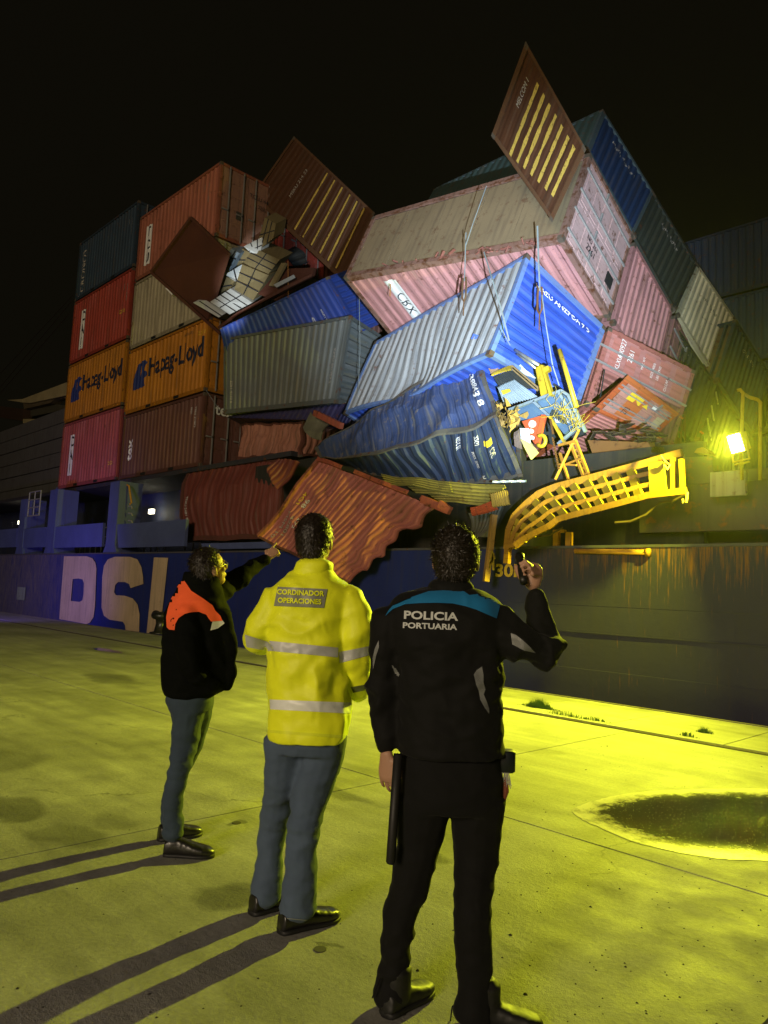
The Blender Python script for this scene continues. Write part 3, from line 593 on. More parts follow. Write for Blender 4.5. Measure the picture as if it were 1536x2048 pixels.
cai(b,r,.85,'TCU',2.7); codes(b,r,2.7,5.3)
text(b,'u1','TCLU 4410',(1.75,2.0),.22,BLK,r,dep=0,inset=-.05); text(b,'u1','22G1',(1.8,1.7),.18,BLK,r,dep=0,inset=-.05); slab('door_placard',b,(6.058,6.07,.75,1.05,.9,1.2),paint('placard',(.06,.06,.05),.6,.1,.3),r)
# left-hand bay
zl=[5.55,8.62,11.42,14.50,17.38]
r,b=container('rose red container lit violet with white logo strip, lowest of the left column',up8(*XL,YA,YB,zl[0],zl[1]-.05),P_PNK,ca(zl[0],zl[1]-.05),group='upright stack'); cai(b,r,1.15,H=3.0); text(b,'v0','22G1',(5.3,.75),.2,YEL,r)
r,b=container('orange container with black ship-line lettering, left one of the two orange containers',up8(*XL,YA,YB,zl[1],zl[2]-.05),P_ORA,ca(zl[1],zl[2]-.05),group='upright stack'); hapag(b,r)
r,b=container('bright red container with a white logo strip above the left orange container',up8(*XL,YA,YB,zl[2],zl[3]-.05),P_RED,ca(zl[2],zl[3]-.05),group='upright stack'); cai(b,r,1.15,H=3.0); codes(b,r,3.0,5.6); text(b,'v0','22G1',(5.2,1.35),.22,YEL,r)
r,b=container('dark slate blue container with vertical lettering, topmost of the left column',up8(*XL,YA,YB,zl[3],zl[4]),P_NAV,ca(zl[3],zl[4]),group='upright stack'); vlet(b,r,'CRONOS',.62,1.35,.55,GRY,extra=.01,sx=.9); codes(b,r,2.8,5.5)
# second row inboard
for z0,z1,pp,lab in [(zs[0],zs[1]-.05,P_DKR,'dark rust container behind the lowest brown container'),(zs[1],zs[2]-.05,P_BRN,'dim brown container behind the right orange container'),(zs[2],zs[3]-.06,P_CRE,'cream container behind the first cream one with its end showing under the salmon doors'),(zs[3],zs[4]-.1,P_RED,'red container behind the salmon container at the top of the stack')]:
    container(lab,up8(XR[0],XR[1]-.05,YB+.08,YB+2.5,z0,z1),pp,ca(z0,z1),group='second row of the upright stack')
container('dark rust container behind the red one at the top of the stack',up8(XR[0],XR[1],YB+2.6,YB+5.0,zs[3]-1.2,zs[4]-1.3),P_DKR,group='second row of the upright stack')
# far stack at right, 40 foot units across the deck
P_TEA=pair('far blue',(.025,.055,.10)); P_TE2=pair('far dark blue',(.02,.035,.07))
zz=[5.1,7.82,10.55,13.27,15.98]
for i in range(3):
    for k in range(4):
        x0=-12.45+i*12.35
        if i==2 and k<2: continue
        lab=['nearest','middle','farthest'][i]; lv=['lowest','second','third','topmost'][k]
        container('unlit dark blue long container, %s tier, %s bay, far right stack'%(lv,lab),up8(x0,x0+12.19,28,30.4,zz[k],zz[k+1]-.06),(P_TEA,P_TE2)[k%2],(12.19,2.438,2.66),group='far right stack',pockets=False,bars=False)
# ---------------------------------------------------------------- the collapsed pile: rigid ones
B={
'K1': [[-13.92, 12.62, 11.41], [-13.93, 11.73, 9.42], [-14.26, 14.14, 8.32], [-14.19, 15.05, 10.58], [-7.87, 13.3, 11.02], [-7.94, 12.38, 8.79], [-8.21, 14.82, 7.92], [-8.13, 15.74, 10.17]] ,
'P3': [[-14.34, 15.81, 10.46], [-14.38, 14.93, 8.19], [-14.54, 17.34, 7.25], [-14.49, 18.22, 9.53], [-8.29, 16.11, 10.21], [-8.34, 15.23, 7.95], [-8.49, 17.64, 7.01], [-8.44, 18.52, 9.29]] ,
'P4': [[-14.54, 18.32, 9.6], [-14.58, 17.42, 7.33], [-14.85, 19.82, 6.39], [-14.8, 20.72, 8.66], [-8.51, 18.85, 9.25], [-8.56, 17.95, 6.99], [-8.82, 20.35, 6.06], [-8.77, 21.25, 8.31]] ,
'D1': [[-15.34, 16.86, 13.69], [-15.07, 15.68, 11.93], [-15.15, 18.22, 10.7], [-15.3, 19.68, 12.57], [-9.36, 16.41, 14.3], [-9.09, 15.23, 12.54], [-9.17, 17.77, 11.31], [-9.32, 19.23, 13.18]] ,
'D2': [[-15.3, 19.68, 12.57], [-15.21, 18.18, 10.66], [-14.89, 20.21, 9.08], [-14.99, 21.71, 11.0], [-9.32, 19.23, 13.18], [-9.17, 17.77, 11.31], [-8.91, 19.74, 9.74], [-8.95, 21.3, 11.67]] ,
'C1': [[-15.03, 21.97, 11.7], [-15.09, 20.75, 9.59], [-14.85, 22.98, 8.29], [-14.79, 24.2, 10.4], [-9.0, 21.42, 11.73], [-9.05, 20.18, 9.8], [-8.84, 22.4, 8.39], [-8.74, 23.63, 10.64]] ,
'D3': [[-14.34, 23.01, 10.33], [-14.47, 21.91, 8.16], [-14.31, 24.21, 6.98], [-14.18, 25.32, 9.15], [-8.3, 22.54, 10.18], [-8.43, 21.43, 8.06], [-8.27, 23.73, 6.86], [-8.14, 24.84, 9.05]] ,
'D4': [[-14.34, 20.33, 8.64], [-14.3, 18.92, 6.66], [-14.83, 20.98, 5.18], [-14.87, 22.4, 7.17], [-8.41, 21.39, 8.01], [-8.37, 19.98, 6.03], [-8.9, 22.04, 4.55], [-8.94, 23.45, 6.54]] ,
'S1': [[-14.56, 19.98, 7.58], [-14.69, 19.0, 5.35], [-13.34, 21.0, 4.4], [-13.21, 21.97, 6.63], [-9.42, 16.95, 8.59], [-9.51, 16.01, 6.38], [-8.2, 17.98, 5.4], [-8.03, 18.99, 7.66]] ,
'W1': [[-14.31, 15.16, 5.28], [-14.22, 16.04, 7.55], [-14.78, 13.68, 8.46], [-14.89, 12.77, 6.23], [-8.37, 13.87, 5.72], [-8.28, 14.79, 7.69], [-8.81, 12.44, 8.77], [-9.0, 11.48, 6.36]] ,
'G1': [[-23.58, 14.43, 7.78], [-23.93, 16.74, 8.04], [-23.74, 16.63, 10.62], [-23.51, 14.16, 10.61], [-17.74, 14.9, 7.41], [-17.92, 17.4, 7.63], [-17.86, 17.16, 10.17], [-17.32, 15.0, 10.24]] ,
'CA': [[-23.08, 14.7, 16.19], [-24.76, 15.99, 17.31], [-22.99, 16.51, 19.26], [-21.31, 15.22, 18.13], [-18.73, 15.79, 11.95], [-20.41, 17.08, 13.08], [-19.19, 17.28, 15.25], [-17.51, 15.98, 14.12]] ,
'CB': [[-8.84, 11.13, 10.77], [-10.09, 12.94, 12.16], [-8.35, 11.64, 12.53], [-7.11, 9.83, 11.14], [-7.9, 11.96, 8.94], [-9.14, 13.77, 10.33], [-7.61, 12.42, 10.59], [-6.36, 10.61, 9.2]] ,
'S2': [[-11.53, 18.09, 6.43], [-11.8, 16.96, 5.39], [-10.92, 18.24, 4.86], [-10.8, 19.26, 5.59], [-8.56, 16.33, 7.01], [-8.82, 15.21, 5.98], [-7.94, 16.49, 5.45], [-7.82, 17.51, 6.18]] ,
'BB': [[-23.37, 14.19, 10.04], [-23.25, 16.11, 11.24], [-23.17, 15.78, 12.04], [-23.29, 13.86, 10.84], [-17.52, 15.62, 9.89], [-17.4, 17.54, 11.09], [-18.23, 16.69, 12.93], [-18.35, 14.77, 11.73]] ,
}
for q_,k_ in (('S1',.875),('S2',.885),('G1',.865),('BB',.87)): B[q_]=(CAMP+(np.array(B[q_])-CAMP)*k_).tolist()
a=np.array(B['D1']); T2=PD(868,378,22.8); d_=T2-a[4]; a[:4]=a[4:]+d_; B['D1']=a.tolist()
P_ROS=pair('pink',(.46,.21,.20),pale=.1,grime=.6,rust=.4)
P_PDOOR=paint('pale pink door',(.50,.33,.31),rust=.5,grime=.6,dirt=(.16,.10,.08))
DIRTYF=paint('dirty underside plate',(.21,.155,.085),.85,.45,.8,dirt=(.10,.07,.045),rustc=(.13,.07,.035),scale=.9)
r,b=container('pink container tipped sideways, pale barred doors facing right, dirty brown underside outward',B['K1'],(P_ROS[0],paint('rusty pink frame',(.22,.12,.09),rust=.9,grime=.6),P_PDOOR,P_ROS[0],DIRTYF),D4,floormode='plate',group='tilted block',pockets=False)
# white logo strip on its pink side (face v1)
A_,H_=b.size('v1')
flatten(b,'v1',*rect2(1.05,.35,1.45,2.0),WHT,r,name='logo_panel'); text(b,'v1','CRX',(1.25,1.17),.36,BLK,r,adir=(0,1),bdir=(-1,0),extra=.0,lift=.01)
slab('door_vent',b,(6.05,6.075,1.62,1.92,1.95,2.25),MAT_BLACK,r)
text(b,'u1','ND 261',(1.7,1.0),.16,BLK,r,adir=(0,1),bdir=(-1,0),dep=0,inset=-.05); text(b,'u1','2261',(1.9,1.0),.22,BLK,r,adir=(0,1),bdir=(-1,0),dep=0,inset=-.05)
for px in (840,905,960):   # torn brackets under the flange
    p=PD(px,520-(px-687)*.187+22,17.2); 
r,b=container('dusty pink container end wall, directly below right of the pale pink doors',B['P3'],P_ROS,D4,ends=('wall','wall'),group='tilted block',pockets=False,sw_end=True)
r,b=container('dull pink container end with bent edges, third down the tilted block behind the salmon doors',B['P4'],pair('dull pink',(.33,.16,.14),rust=.5,grime=.6),D4,ends=('wall','door'),group='tilted block',pockets=False)
P_DBL=pair('deep blue',(.012,.032,.09),rust=.2); r,b=container('dark blue container end, top right corner of the tilted block, white serial numbers',B['D1'],(P_DBL[0],paint('teal grey frame',(.06,.09,.10),rust=.3),P_DBL[0],P_DBL[0],paint('dark green plate',(.035,.06,.055))),D4,ends=('wall','wall'),group='tilted block',pockets=False,sw_end=True,floormode='plate')
text(b,'u1s','MSKU 437219 6',(1.25,.55),.17,GRY,r,pitch=.24,dep=.045,inset=.02)
panel('corrugated_sheet',b,'w0',paint('dark green sheet',(.04,.07,.065)),r,inset=-.03)
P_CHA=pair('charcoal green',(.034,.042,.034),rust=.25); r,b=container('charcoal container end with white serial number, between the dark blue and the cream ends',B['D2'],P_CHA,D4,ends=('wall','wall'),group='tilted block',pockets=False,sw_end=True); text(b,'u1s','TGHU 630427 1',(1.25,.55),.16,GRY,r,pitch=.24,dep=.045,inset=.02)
r,b=container('cream container end wall with black serial number, right side of the tilted block',B['C1'],pair('tilted cream',(.62,.56,.34),rust=.3),D4,ends=('wall','wall'),group='tilted block',pockets=False,sw_end=True); text(b,'u1s','GESU 2281905',(1.25,.7),.14,BLK,r,pitch=.24,dep=.045,inset=.02)
r,b=container('dark blue grey container end with faint serial number, right below the cream one',B['D3'],P_NAV,D4,ends=('wall','wall'),group='tilted block',pockets=False,sw_end=True); text(b,'u1s','CAXU 618 2',(1.25,.5),.15,GRY,r,pitch=.24,dep=.045,inset=.02)
r,b=container('dark green streaked container end beneath the cream one, behind the floodlight glow',B['D4'],P_CHA,D4,ends=('wall','door'),group='tilted block',pockets=False)
a=np.array(B['D3']); vv_=a[5]-a[4]; ww_=a[7]-a[4]
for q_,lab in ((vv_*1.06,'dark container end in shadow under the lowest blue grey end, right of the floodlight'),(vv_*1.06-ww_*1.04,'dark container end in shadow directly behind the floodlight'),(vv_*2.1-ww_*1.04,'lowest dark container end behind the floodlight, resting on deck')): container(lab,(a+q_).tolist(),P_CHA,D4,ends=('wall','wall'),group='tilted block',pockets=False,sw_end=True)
P_SDO=pair('dusty salmon',(.42,.15,.12),pale=.1,rust=.25)
r,b=container('dusty salmon container with hanging lettered door leaf and long bars below the pink end',B['S1'],P_SDO,D4,ends=('wall','none'),group='tilted block',pockets=False)
# the one remaining door leaf (upper half, v<.5)
d=slab('door',b,(5.99,6.03,.08,1.20,.13,2.52),paint('salmon leaf',(.40,.17,.15),rust=.2,pale=.1),r)
for i in range(5): slab('door_rib',b,(6.03,6.045,.2,1.08,.25+i*.46,.25+i*.46+.30),P_SDO[0],d)
for vv in (.62,1.12): slab('locking_bar',b,(6.06,6.10,vv-.022,vv+.022,-.1,2.6),MAT_GALV,d)
for i in range(4): slab('hinge',b,(6.0,6.07,.0,.16,.3+.65*i,.42+.65*i),P_SDO[1],d)
for s_,at,sz in (('KLXU',(.9,.50),.17),('400927',(.45,.50),.2),('2261',(.55,.78),.2),('MAX. WT.',(.55,1.15),.09),('KGS 24000',(.62,1.45),.10),('LBS 52910',(.62,1.62),.10),('CU.CAP.',(.85,1.9),.10)): text(b,'u1',s_,at,sz,WHT,r,adir=(-1,0),bdir=(0,-1),dep=0,inset=-.02)
SCL=None
S2D=paint('rusty orange door',(.50,.14,.04),rust=.3,grime=.6)
r,b=container('crushed orange red container end with yellow warning plate, under the salmon door leaf',B['S2'],(P_SDO[0],paint('bright rust red frame',(.45,.10,.03),rust=.4),paint('mixed pink door',(.45,.22,.17),rust=.4,grime=.7)),(6.058,1.6,1.5),ends=('wall','door'),pockets=False)
slab('orange_panel',b,(6.055,6.062,.15,1.45,.42,.80),S2D,r); slab('orange_edge',b,(6.05,6.075,.0,.22,.0,1.5),S2D,r)
slab('warning_plate',b,(6.064,6.072,.42,.74,.36,.70),YEL,r); slab('white_plate',b,(6.064,6.072,.35,.55,.95,1.1),WHT,r); text(b,'u1','27/3',(1.2,.55),.18,BLK,r,dep=0,inset=-.08,adir=(-1,0),bdir=(0,-1)); slab('pale_patch',b,(6.064,6.07,.7,1.2,1.2,1.38),paint('pale patch',(.45,.38,.22),.7,.1,.3),r)
V,F=text2d('-'); flatten(b,'u1',np.array([(.55,.82),(.75,.9),(.72,.74)]),[[0,1,2]],YEL,r,name='warning_triangle',dep=0,inset=-.075)
# pale roof and bright blue end (centre)
a=np.array(B['W1']); 
def bend(u,v,w,p): 
    k=np.sin(np.pi*u)**2; s_=np.exp(-((u-.45)/.18)**2-((v-.25)/.3)**2)
    return (k*.14*(1-v)+.28*s_*(w>.9))[...,None]*np.array([0.,.6,-.45])+(.02*np.sin(9*u+4*v)*(w>.9))[...,None]*np.array([0.,-1.,0.])
WR=paint('chalky grey roof',(.27,.28,.285),.75,.35,.9,dirt=(.08,.085,.10),pale=.35); WB=paint('bright blue',(.022,.07,.40),.5,.15,.35,pale=.12)
r,b=container('container on its side with chalky pale ribbed roof and bright blue end wall',B['W1'],(WB,paint('pale blue frame',(.12,.20,.42),rust=.3),WB,WR),D4,ends=('wall','wall'),pockets=False,sw_end=False,dent=bend)
text(b,'u1','MAEU ANZPOA 7 3',(2.0,1.25),.20,WHT,r,adir=(0,-1),bdir=(1,0),pitch=.24,dep=.045,inset=.02,extra=.015)
# grey blue container, left centre
r,b=container('weathered grey blue container hanging nearly level in the left centre with small white serial numbers',B['G1'],pair('grey blue',(.115,.13,.13),rust=.25,grime=.7,pale=.15,dirt=(.17,.15,.09)),D4,ends=('wall','wall'),sw_end=True,endpitch=.36,enddep=.09,pockets=False)
text(b,'v0','KKFU 821757 2',(5.55,1.15),.16,GRY,r,adir=(0,-1),bdir=(1,0)); text(b,'v0','2261 4110 6',(.42,.75),.15,GRY,r,adir=(0,-1),bdir=(1,0))
r,b=container('royal blue container rolled over above the grey blue one, with small yellow sticker',B['BB'],pair('royal blue',(.02,.05,.26),rust=.15),D4,ends=('wall','wall'),pockets=False,sw_end=True)
text(b,'v0','MAEU 760214',(5.0,.9),.16,WHT,r,adir=(0,-1),bdir=(1,0)); text(b,'v0','42G1 MAX',(4.5,.75),.16,WHT,r,adir=(0,-1),bdir=(1,0)); flatten(b,'v0',*rect2(5.35,.25,5.6,.5),YEL,r,name='sticker')
# striped ones; yellow stripes put light on the corrugation flanks into colour
OXB=paint('oxide brown',(.075,.026,.009),.7,.35,.4); OXF=paint('oxide frame',(.10,.045,.018),.7,.6,.5); YST=paint('rib highlight yellow',(.55,.38,.07),.7,.55,.5,rustc=(.10,.03,.012),scale=3.)
def striped(key,label,dims,xs,txt,q0,q1):
    r,b=container(label,B[key],(OXB,OXF),dims,ends=('wall','wall'),pockets=False,group='striped brown containers',endpitch=.36,enddep=.08)
    for i,x in enumerate(xs):
        V,F=rect2(x,dims[2]*(q0+.03*i*(key=='CB')),x+.10,dims[2]*q1); V[:,0]+=V[:,1]*0; mb_=[]
        n=14; ys=np.linspace(V[0,1],V[2,1],n); P=[];Q=[]
        for j,y in enumerate(ys): w_=.05*(.8+.4*noise.noise((x*5,y*6,1))); P.append((x+.05-w_,y)); Q.append((x+.05+w_,y))
        V=np.array(P+Q); F=[(j,j+n,j+n+1,j+1) for j in range(n-1)]
        flatten(b,'v0',V,F,YST,r,name='rib_highlight',dep=0,inset=.018)
    text(b,'v0',txt[0],txt[1],txt[2],GRY,r,adir=(0,1),bdir=(-1,0),dep=0,inset=.02)
    return r,b
striped('CA','oxide brown container with six painted yellow rib highlights, tilted high above the opened cargo container',(6.058,2.438,2.591),[2.75,3.3,3.85,4.4,4.9,5.4],('MSKU 214 23',(1.7,1.5),.2),.08,.95)
striped('CB','oxide brown container with seven painted yellow rib highlights, highest of the pile',(2.35,2.438,2.591),[.62,.86,1.08,1.32,1.56,1.80,2.02],('MELCOM 1',(.38,1.7),.16),.06,.88)
# ---------------------------------------------------------------- crumpled containers
def fold(a,seed,sc=1.1):
    def f(u,v,w,p):
        o=np.zeros(p.shape); q=p.reshape(-1,3); r_=np.array([noise.noise_vector(Vector((x[0]*sc+seed,x[1]*sc,x[2]*sc))) for x in q]).reshape(p.shape)
        r2=np.array([noise.noise_vector(Vector((x[0]*sc*3.1+seed,x[1]*sc*3.1,x[2]*sc*3.1+5))) for x in q]).reshape(p.shape)
        r3=np.array([.35-abs(noise.noise(Vector((x[0]*sc*.75+seed,x[1]*sc*.6,x[2]*sc*.75-seed)))) for x in q]).reshape(p.shape[:-1]+(1,))*np.array([-.2,-1.,.25])
        return a*r_+a*.14*r2+a*2.6*r3
    return f
def sec(up,ri,lo,Y,back=(0,1.9,.5)):
    """three visible corners by pixel and Y: upper, ridge, lower; hidden back corner from offset"""
    U=PY(*up,Y[0]); R_=PY(*ri,Y[1]); Lw=PY(*lo,Y[2]); K=U+np.array(back,float)
    return [R_,Lw,K,U]      # v0w0 ridge, v1w0 lower, v1w1 hidden, v0w1 upper
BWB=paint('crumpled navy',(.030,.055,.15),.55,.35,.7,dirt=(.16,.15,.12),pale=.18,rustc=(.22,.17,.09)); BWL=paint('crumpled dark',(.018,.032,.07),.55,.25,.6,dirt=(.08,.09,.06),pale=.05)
secs=[(0.,sec((632,896),(640,915),(690,932),(12.3,12.15,12.7),(0,1.2,.1))),(.22,sec((712,838),(717,917),(740,950),(12.3,11.9,12.6))),(.5,sec((790,795),(800,896),(850,966),(12.4,11.7,12.4))),
 (.72,sec((873,743),(897,868),(928,977),(12.5,11.55,12.2))),(1.,sec((952,672),(996,833),(1046,955),(12.6,11.35,12.0)))]
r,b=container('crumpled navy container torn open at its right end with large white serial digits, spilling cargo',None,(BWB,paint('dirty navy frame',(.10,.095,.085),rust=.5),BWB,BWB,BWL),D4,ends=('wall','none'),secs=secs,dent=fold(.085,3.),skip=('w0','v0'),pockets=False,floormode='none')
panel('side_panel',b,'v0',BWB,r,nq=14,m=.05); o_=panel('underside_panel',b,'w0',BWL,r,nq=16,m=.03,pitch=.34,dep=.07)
text(b,'v0','MRTU 038843 8',(5.62,1.55),.30,WHT,r,adir=(0,-1),bdir=(1,0),extra=.02,lift=.02)
for s_,at,sz,m_ in (('22G1',(5.15,.55),.2,WHT),('KG S 21',(4.6,.62),.18,WHT),('MAX 30480',(5.0,1.45),.14,GRY),('CSC',(5.55,1.3),.18,GRY),('M',(5.1,2.15),.2,GRY)): text(b,'w0',s_,at,sz,m_,r,adir=(0,1),bdir=(-1,0),pitch=.34,dep=.07,lift=.03,extra=.01)
flatten(b,'w0',*rect2(5.35,.75,5.6,1.0),YEL,r,name='sticker',pitch=.34,dep=.07,lift=.035)
# a generic crushed sheet with corrugation: corner pixels + Y, rows u x v
def sheet(name,label,cat,TL,TR,BR,BL,mat,L=5.,H=2.4,pitch=.25,dep=.035,amp=.06,seed=0.,nq=22,edge=None,frame=None,parent=None,sag=0.,rag=None,vert=True):
    A=[PY(*p) for p in (BL,BR,TR,TL)]
    dn=fold(amp,seed)
    def F(s,t):
        s_=s[...,None];t_=t[...,None]; p=A[0]*(1-s_)*(1-t_)+A[1]*s_*(1-t_)+A[2]*s_*t_+A[3]*(1-s_)*t_
        if edge is not None: p=p+edge(s,t)
        return p
    nrm=np.cross(A[1]-A[0],A[3]-A[0]); nrm/=np.linalg.norm(nrm); 
    if nrm[1]>0: nrm=-nrm
    ext=L if vert else H
    S_=breaks(0,ext,pitch)/ext; T_=np.linspace(0,1,nq+1)
    if vert: s,t=np.meshgrid(S_,T_)
    else: t,s=np.meshgrid(S_,T_)
    off=prof((s if vert else t)*ext,pitch,dep); p=F(s,t); 
    p=p+dn(s,t,t,p)+off[...,None]*nrm
    if rag is not None: p=rag(s,t,p)
    n=p.shape[1]; m_=p.shape[0]; V=p.reshape(-1,3); V2=V-nrm*.03
    F_=[(j*n+i,j*n+i+1,(j+1)*n+i+1,(j+1)*n+i) for j in range(m_-1) for i in range(n-1)]
    k=len(V); F2=[tuple(k+i for i in f[::-1]) for f in F_]
    rim=[(i,i+1,k+i+1,k+i) for i in range(n-1)]+[((m_-1)*n+i,k+(m_-1)*n+i,k+(m_-1)*n+i+1,(m_-1)*n+i+1) for i in range(n-1)]
    U=np.stack([(s*L).ravel(),(t*H).ravel()],1)
    if parent is None:
        o=mk(name,np.vstack([V,V2]),F_+F2+rim,mat,None,np.vstack([U,U]),loc=V.mean(0)); tag(o,label,cat)
    else: o=mk(name,np.vstack([V,V2]),F_+F2+rim,mat,parent,np.vstack([U,U]))
    def pt(a,b_,up=0.): q=F(np.array([a]),np.array([b_])); q=q+dn(None,None,None,q)+nrm*up; return q[0]
    return o,pt,nrm
def edge_rail(name,pt,P,w,h,mat,parent,nrm,gaps=()):
    n=len(P)-1
    for i in range(n):
        a,b_=pt(*P[i],.03),pt(*P[i+1],.03); mb=MB(); mb.hexa([x for x in bar(a,b_,h,w,nrm)]); mb.build(name,MAT_BLACK if i in gaps else mat,parent)
REDC=paint('faded red sheet',(.42,.13,.11),.7,.4,.8,dirt=(.20,.11,.06),pale=.12)
c0=PY(700,1020,11.5)
rr=root('shipping_container',c0,'faded red container side hanging crushed over the hull, hem torn, behind the coordinator','container')
def e1(s,t): return (np.array([0,0,1.])*(.0*s)[...,None])+((-.25*np.sin(np.pi*s)*(1-t))[...,None]*np.array([0,0,1.]))
o,pt,nn=sheet('side_panel','','',(640,921,12.3),(872,1010,11.7),(696,1165,11.25),(521,1075,11.45),REDC,L=6.,H=3.0,pitch=.27,dep=.026,amp=.06,seed=9.,parent=rr,vert=True,nq=30,rag=lambda s,t,p: p+(np.clip((s-.8)/.2,0,1)*np.array([[noise.noise(Vector((float(y)*7,3.,0.)))+.25*noise.noise(Vector((float(y)*29,3.,0.))) for y in r_] for r_ in t])*.4)[...,None]*np.array([-.6,0,.5]))
edge_rail('top_rail',pt,[(i/11,1.01) for i in range(12)],.16,.10,paint('red rail',(.36,.09,.055),rust=.5),rr,nn,gaps=(3,9))
edge_rail('corner_rail',pt,[(0.,i/6) for i in range(7)],.12,.10,paint('red rail2',(.30,.10,.07),rust=.7),rr,nn)
edge_rail('bottom_rail',pt,[(i/8,0.) for i in range(9)],.07,.06,paint('dull rail',(.14,.05,.035),rust=.7),rr,nn)
for s_,at,sz in (('M 10',(.13,.34),.17),('4880',(.17,.30),.17),('272',(.21,.37),.15)): pass
def on_sheet(pt,body,at,size,dirs,L,H,mat,parent,extra=.0):
    V,F=text2d(body,extra); V=np.array(at)+(V[:,:1]*np.array(dirs[0])+V[:,1:]*np.array(dirs[1]))*size*np.array([1/L,1/H])
    mk('lettering',[pt(a,b_,.02) for a,b_ in V],F,mat,parent)
on_sheet(pt,'MSM 10',(.10,.22),.30,((0,-1),(1,0)),6,3,GRY,rr); on_sheet(pt,'42801',(.17,.24),.30,((0,-1),(1,0)),6,3,GRY,rr); on_sheet(pt,'272',(.235,.30),.26,((0,-1),(1,0)),6,3,WHT,rr); on_sheet(pt,'98',(.17,.52),.34,((0,-1),(1,0)),6,3,WHT,rr); on_sheet(pt,'4G1',(.11,.56),.30,((0,-1),(1,0)),6,3,YEL,rr)
# tail of its top rail pointing right
for (a,b_,Y0,Y1,m_) in [((845,998),(895,1020),11.6,11.55,'red rail'),((880,1008),(900,1022),11.5,11.5,'red rail')]:
    mb=MB(); mb.hexa(bar(PY(*a,Y0),PY(*b_,Y1),.10,.16)); mb.build('rail_end',MATS[m_],rr)
# maroon container, bellied
MAR=paint('maroon sheet',(.17,.035,.025),.6,.3,.5,pale=.16); MARF=paint('maroon frame',(.12,.04,.03),.7,.6,.5)
def bend2(u,v,w,p):
    f=fold(.05,21.)(u,v,w,p); k=(np.sin(np.pi*np.clip(w,0,1))*np.where(v<.5,1,0)); return f+(k*.30)[...,None]*np.array([-.25,-1,0.])*(1-.6*u)[...,None]
def s4(tl,bl,Yt,Yb_,w_=2.0): a=PY(*bl,Yb_);c=PY(*tl,Yt); return [a,a+np.array([0,w_,.1]),c+np.array([0,w_,.1]),c]
secs=[(0,s4((378,940),(372,1083),12.9,12.5)),(.35,s4((455,925),(440,1084),12.8,12.3)),(.7,s4((525,918),(500,1080),12.8,12.2)),(1.,s4((580,922),(566,1074),12.9,12.3))]
r,b=container('maroon container with bulging ribbed side, left of the hanging red one',None,(MAR,MARF),(5.2,2.0,2.3),ends=('wall','wall'),secs=secs,dent=bend2,pockets=False,floormode='none',skip=('w0',))
text(b,'v0','TEXU 2481 9',(.35,1.0),.13,WHT,r,adir=(0,-1),bdir=(1,0),lift=.02)
# torn fold hanging off its right end
o,pt,nn=sheet('torn_fold','','',(560,915,12.2),(604,926,12.1),(560,985,12.0),(540,945,12.0),MAR,L=1.4,H=1.,amp=.12,seed=2.,parent=r,pitch=.3)
# pale brick-pink crumpled container beneath the grey blue one
BRK=paint('brick pink sheet',(.36,.15,.10),.7,.3,.6,pale=.15)
secs=[(0,s4((478,847),(470,925),13.4,13.2,2.2)),(.5,s4((548,846),(530,918),13.3,13.0,2.2)),(1.,s4((612,845),(598,912),13.2,12.9,2.2))]
def bend3(u,v,w,p): return fold(.09,33.,1.5)(u,v,w,p)
r,b=container('brick pink container wrinkled and squashed beneath the grey blue container',None,(BRK,MARF),(4.4,2.2,1.7),ends=('wall','wall'),secs=secs,dent=bend3,pockets=False,floormode='none',skip=('w0',),side_nq=14)
# dark violet underside slab below the grey blue container
r,b=container('dark violet blue container wedged flat under the grey blue one',[tuple(PD(p[0],p[1],p[2]*.865)) for p in [(455,835,27.8),(520,868,29.5),(560,846,29.5),(460,832,27.6),(672,842,23.9),(735,862,25.6),(760,812,25.6),(690,806,23.7)]],pair('violet navy',(.035,.03,.11)),D4,ends=('wall','wall'),pockets=False)
# dark rust box behind the brown ends (fills the gap left of the grey blue container)
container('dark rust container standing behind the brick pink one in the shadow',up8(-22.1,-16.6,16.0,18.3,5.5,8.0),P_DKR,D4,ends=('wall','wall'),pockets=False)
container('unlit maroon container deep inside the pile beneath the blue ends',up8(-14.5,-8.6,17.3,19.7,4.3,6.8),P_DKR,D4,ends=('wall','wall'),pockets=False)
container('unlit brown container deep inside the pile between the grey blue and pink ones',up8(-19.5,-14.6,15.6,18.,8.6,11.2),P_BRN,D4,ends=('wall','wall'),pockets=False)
# ---------------------------------------------------------------- opened container with cargo (upper left)
oc=root('open_container',PD(440,560,26.),'split open dark brown container with pallets and boxes showing, left of the striped brown one','container')
def plate(name,pts,mat,par,th=.12,n=(0,1,0)): V,F=prism([PD(*p) for p in pts],n,th); return mk(name,V,F,mat,par)
DBR=paint('very dark brown',(.075,.022,.012),.75,.3,.4)
plate('roof_panel',[(383,438,26.6),(304,544,27.2),(415,640,25.8),(455,508,25.2)],DBR,oc,.1)
for a,b_ in (((383,436,26.5),(303,545,27.1)),((303,545,27.1),(442,668,25.2)),((383,436,26.5),(458,508,25.1))):
    mb=MB(); mb.hexa(bar(PD(*a),PD(*b_),.12,.10)); mb.build('edge_rail',DBR,oc)
mb=MB(); mb.hexa(bar(PD(335,578,27),PD(348,592,26.9),.24,.05)); mb.build('white_tape',WHT,oc)
CRT=paint('kraft board',(.20,.16,.075),.8,.05,.3); WBX=paint('white carton',(.62,.66,.66),.6,.02,.15,dirt=(.4,.4,.38)); GBX=paint('grey blue crate',(.20,.27,.34),.6,.1,.3)
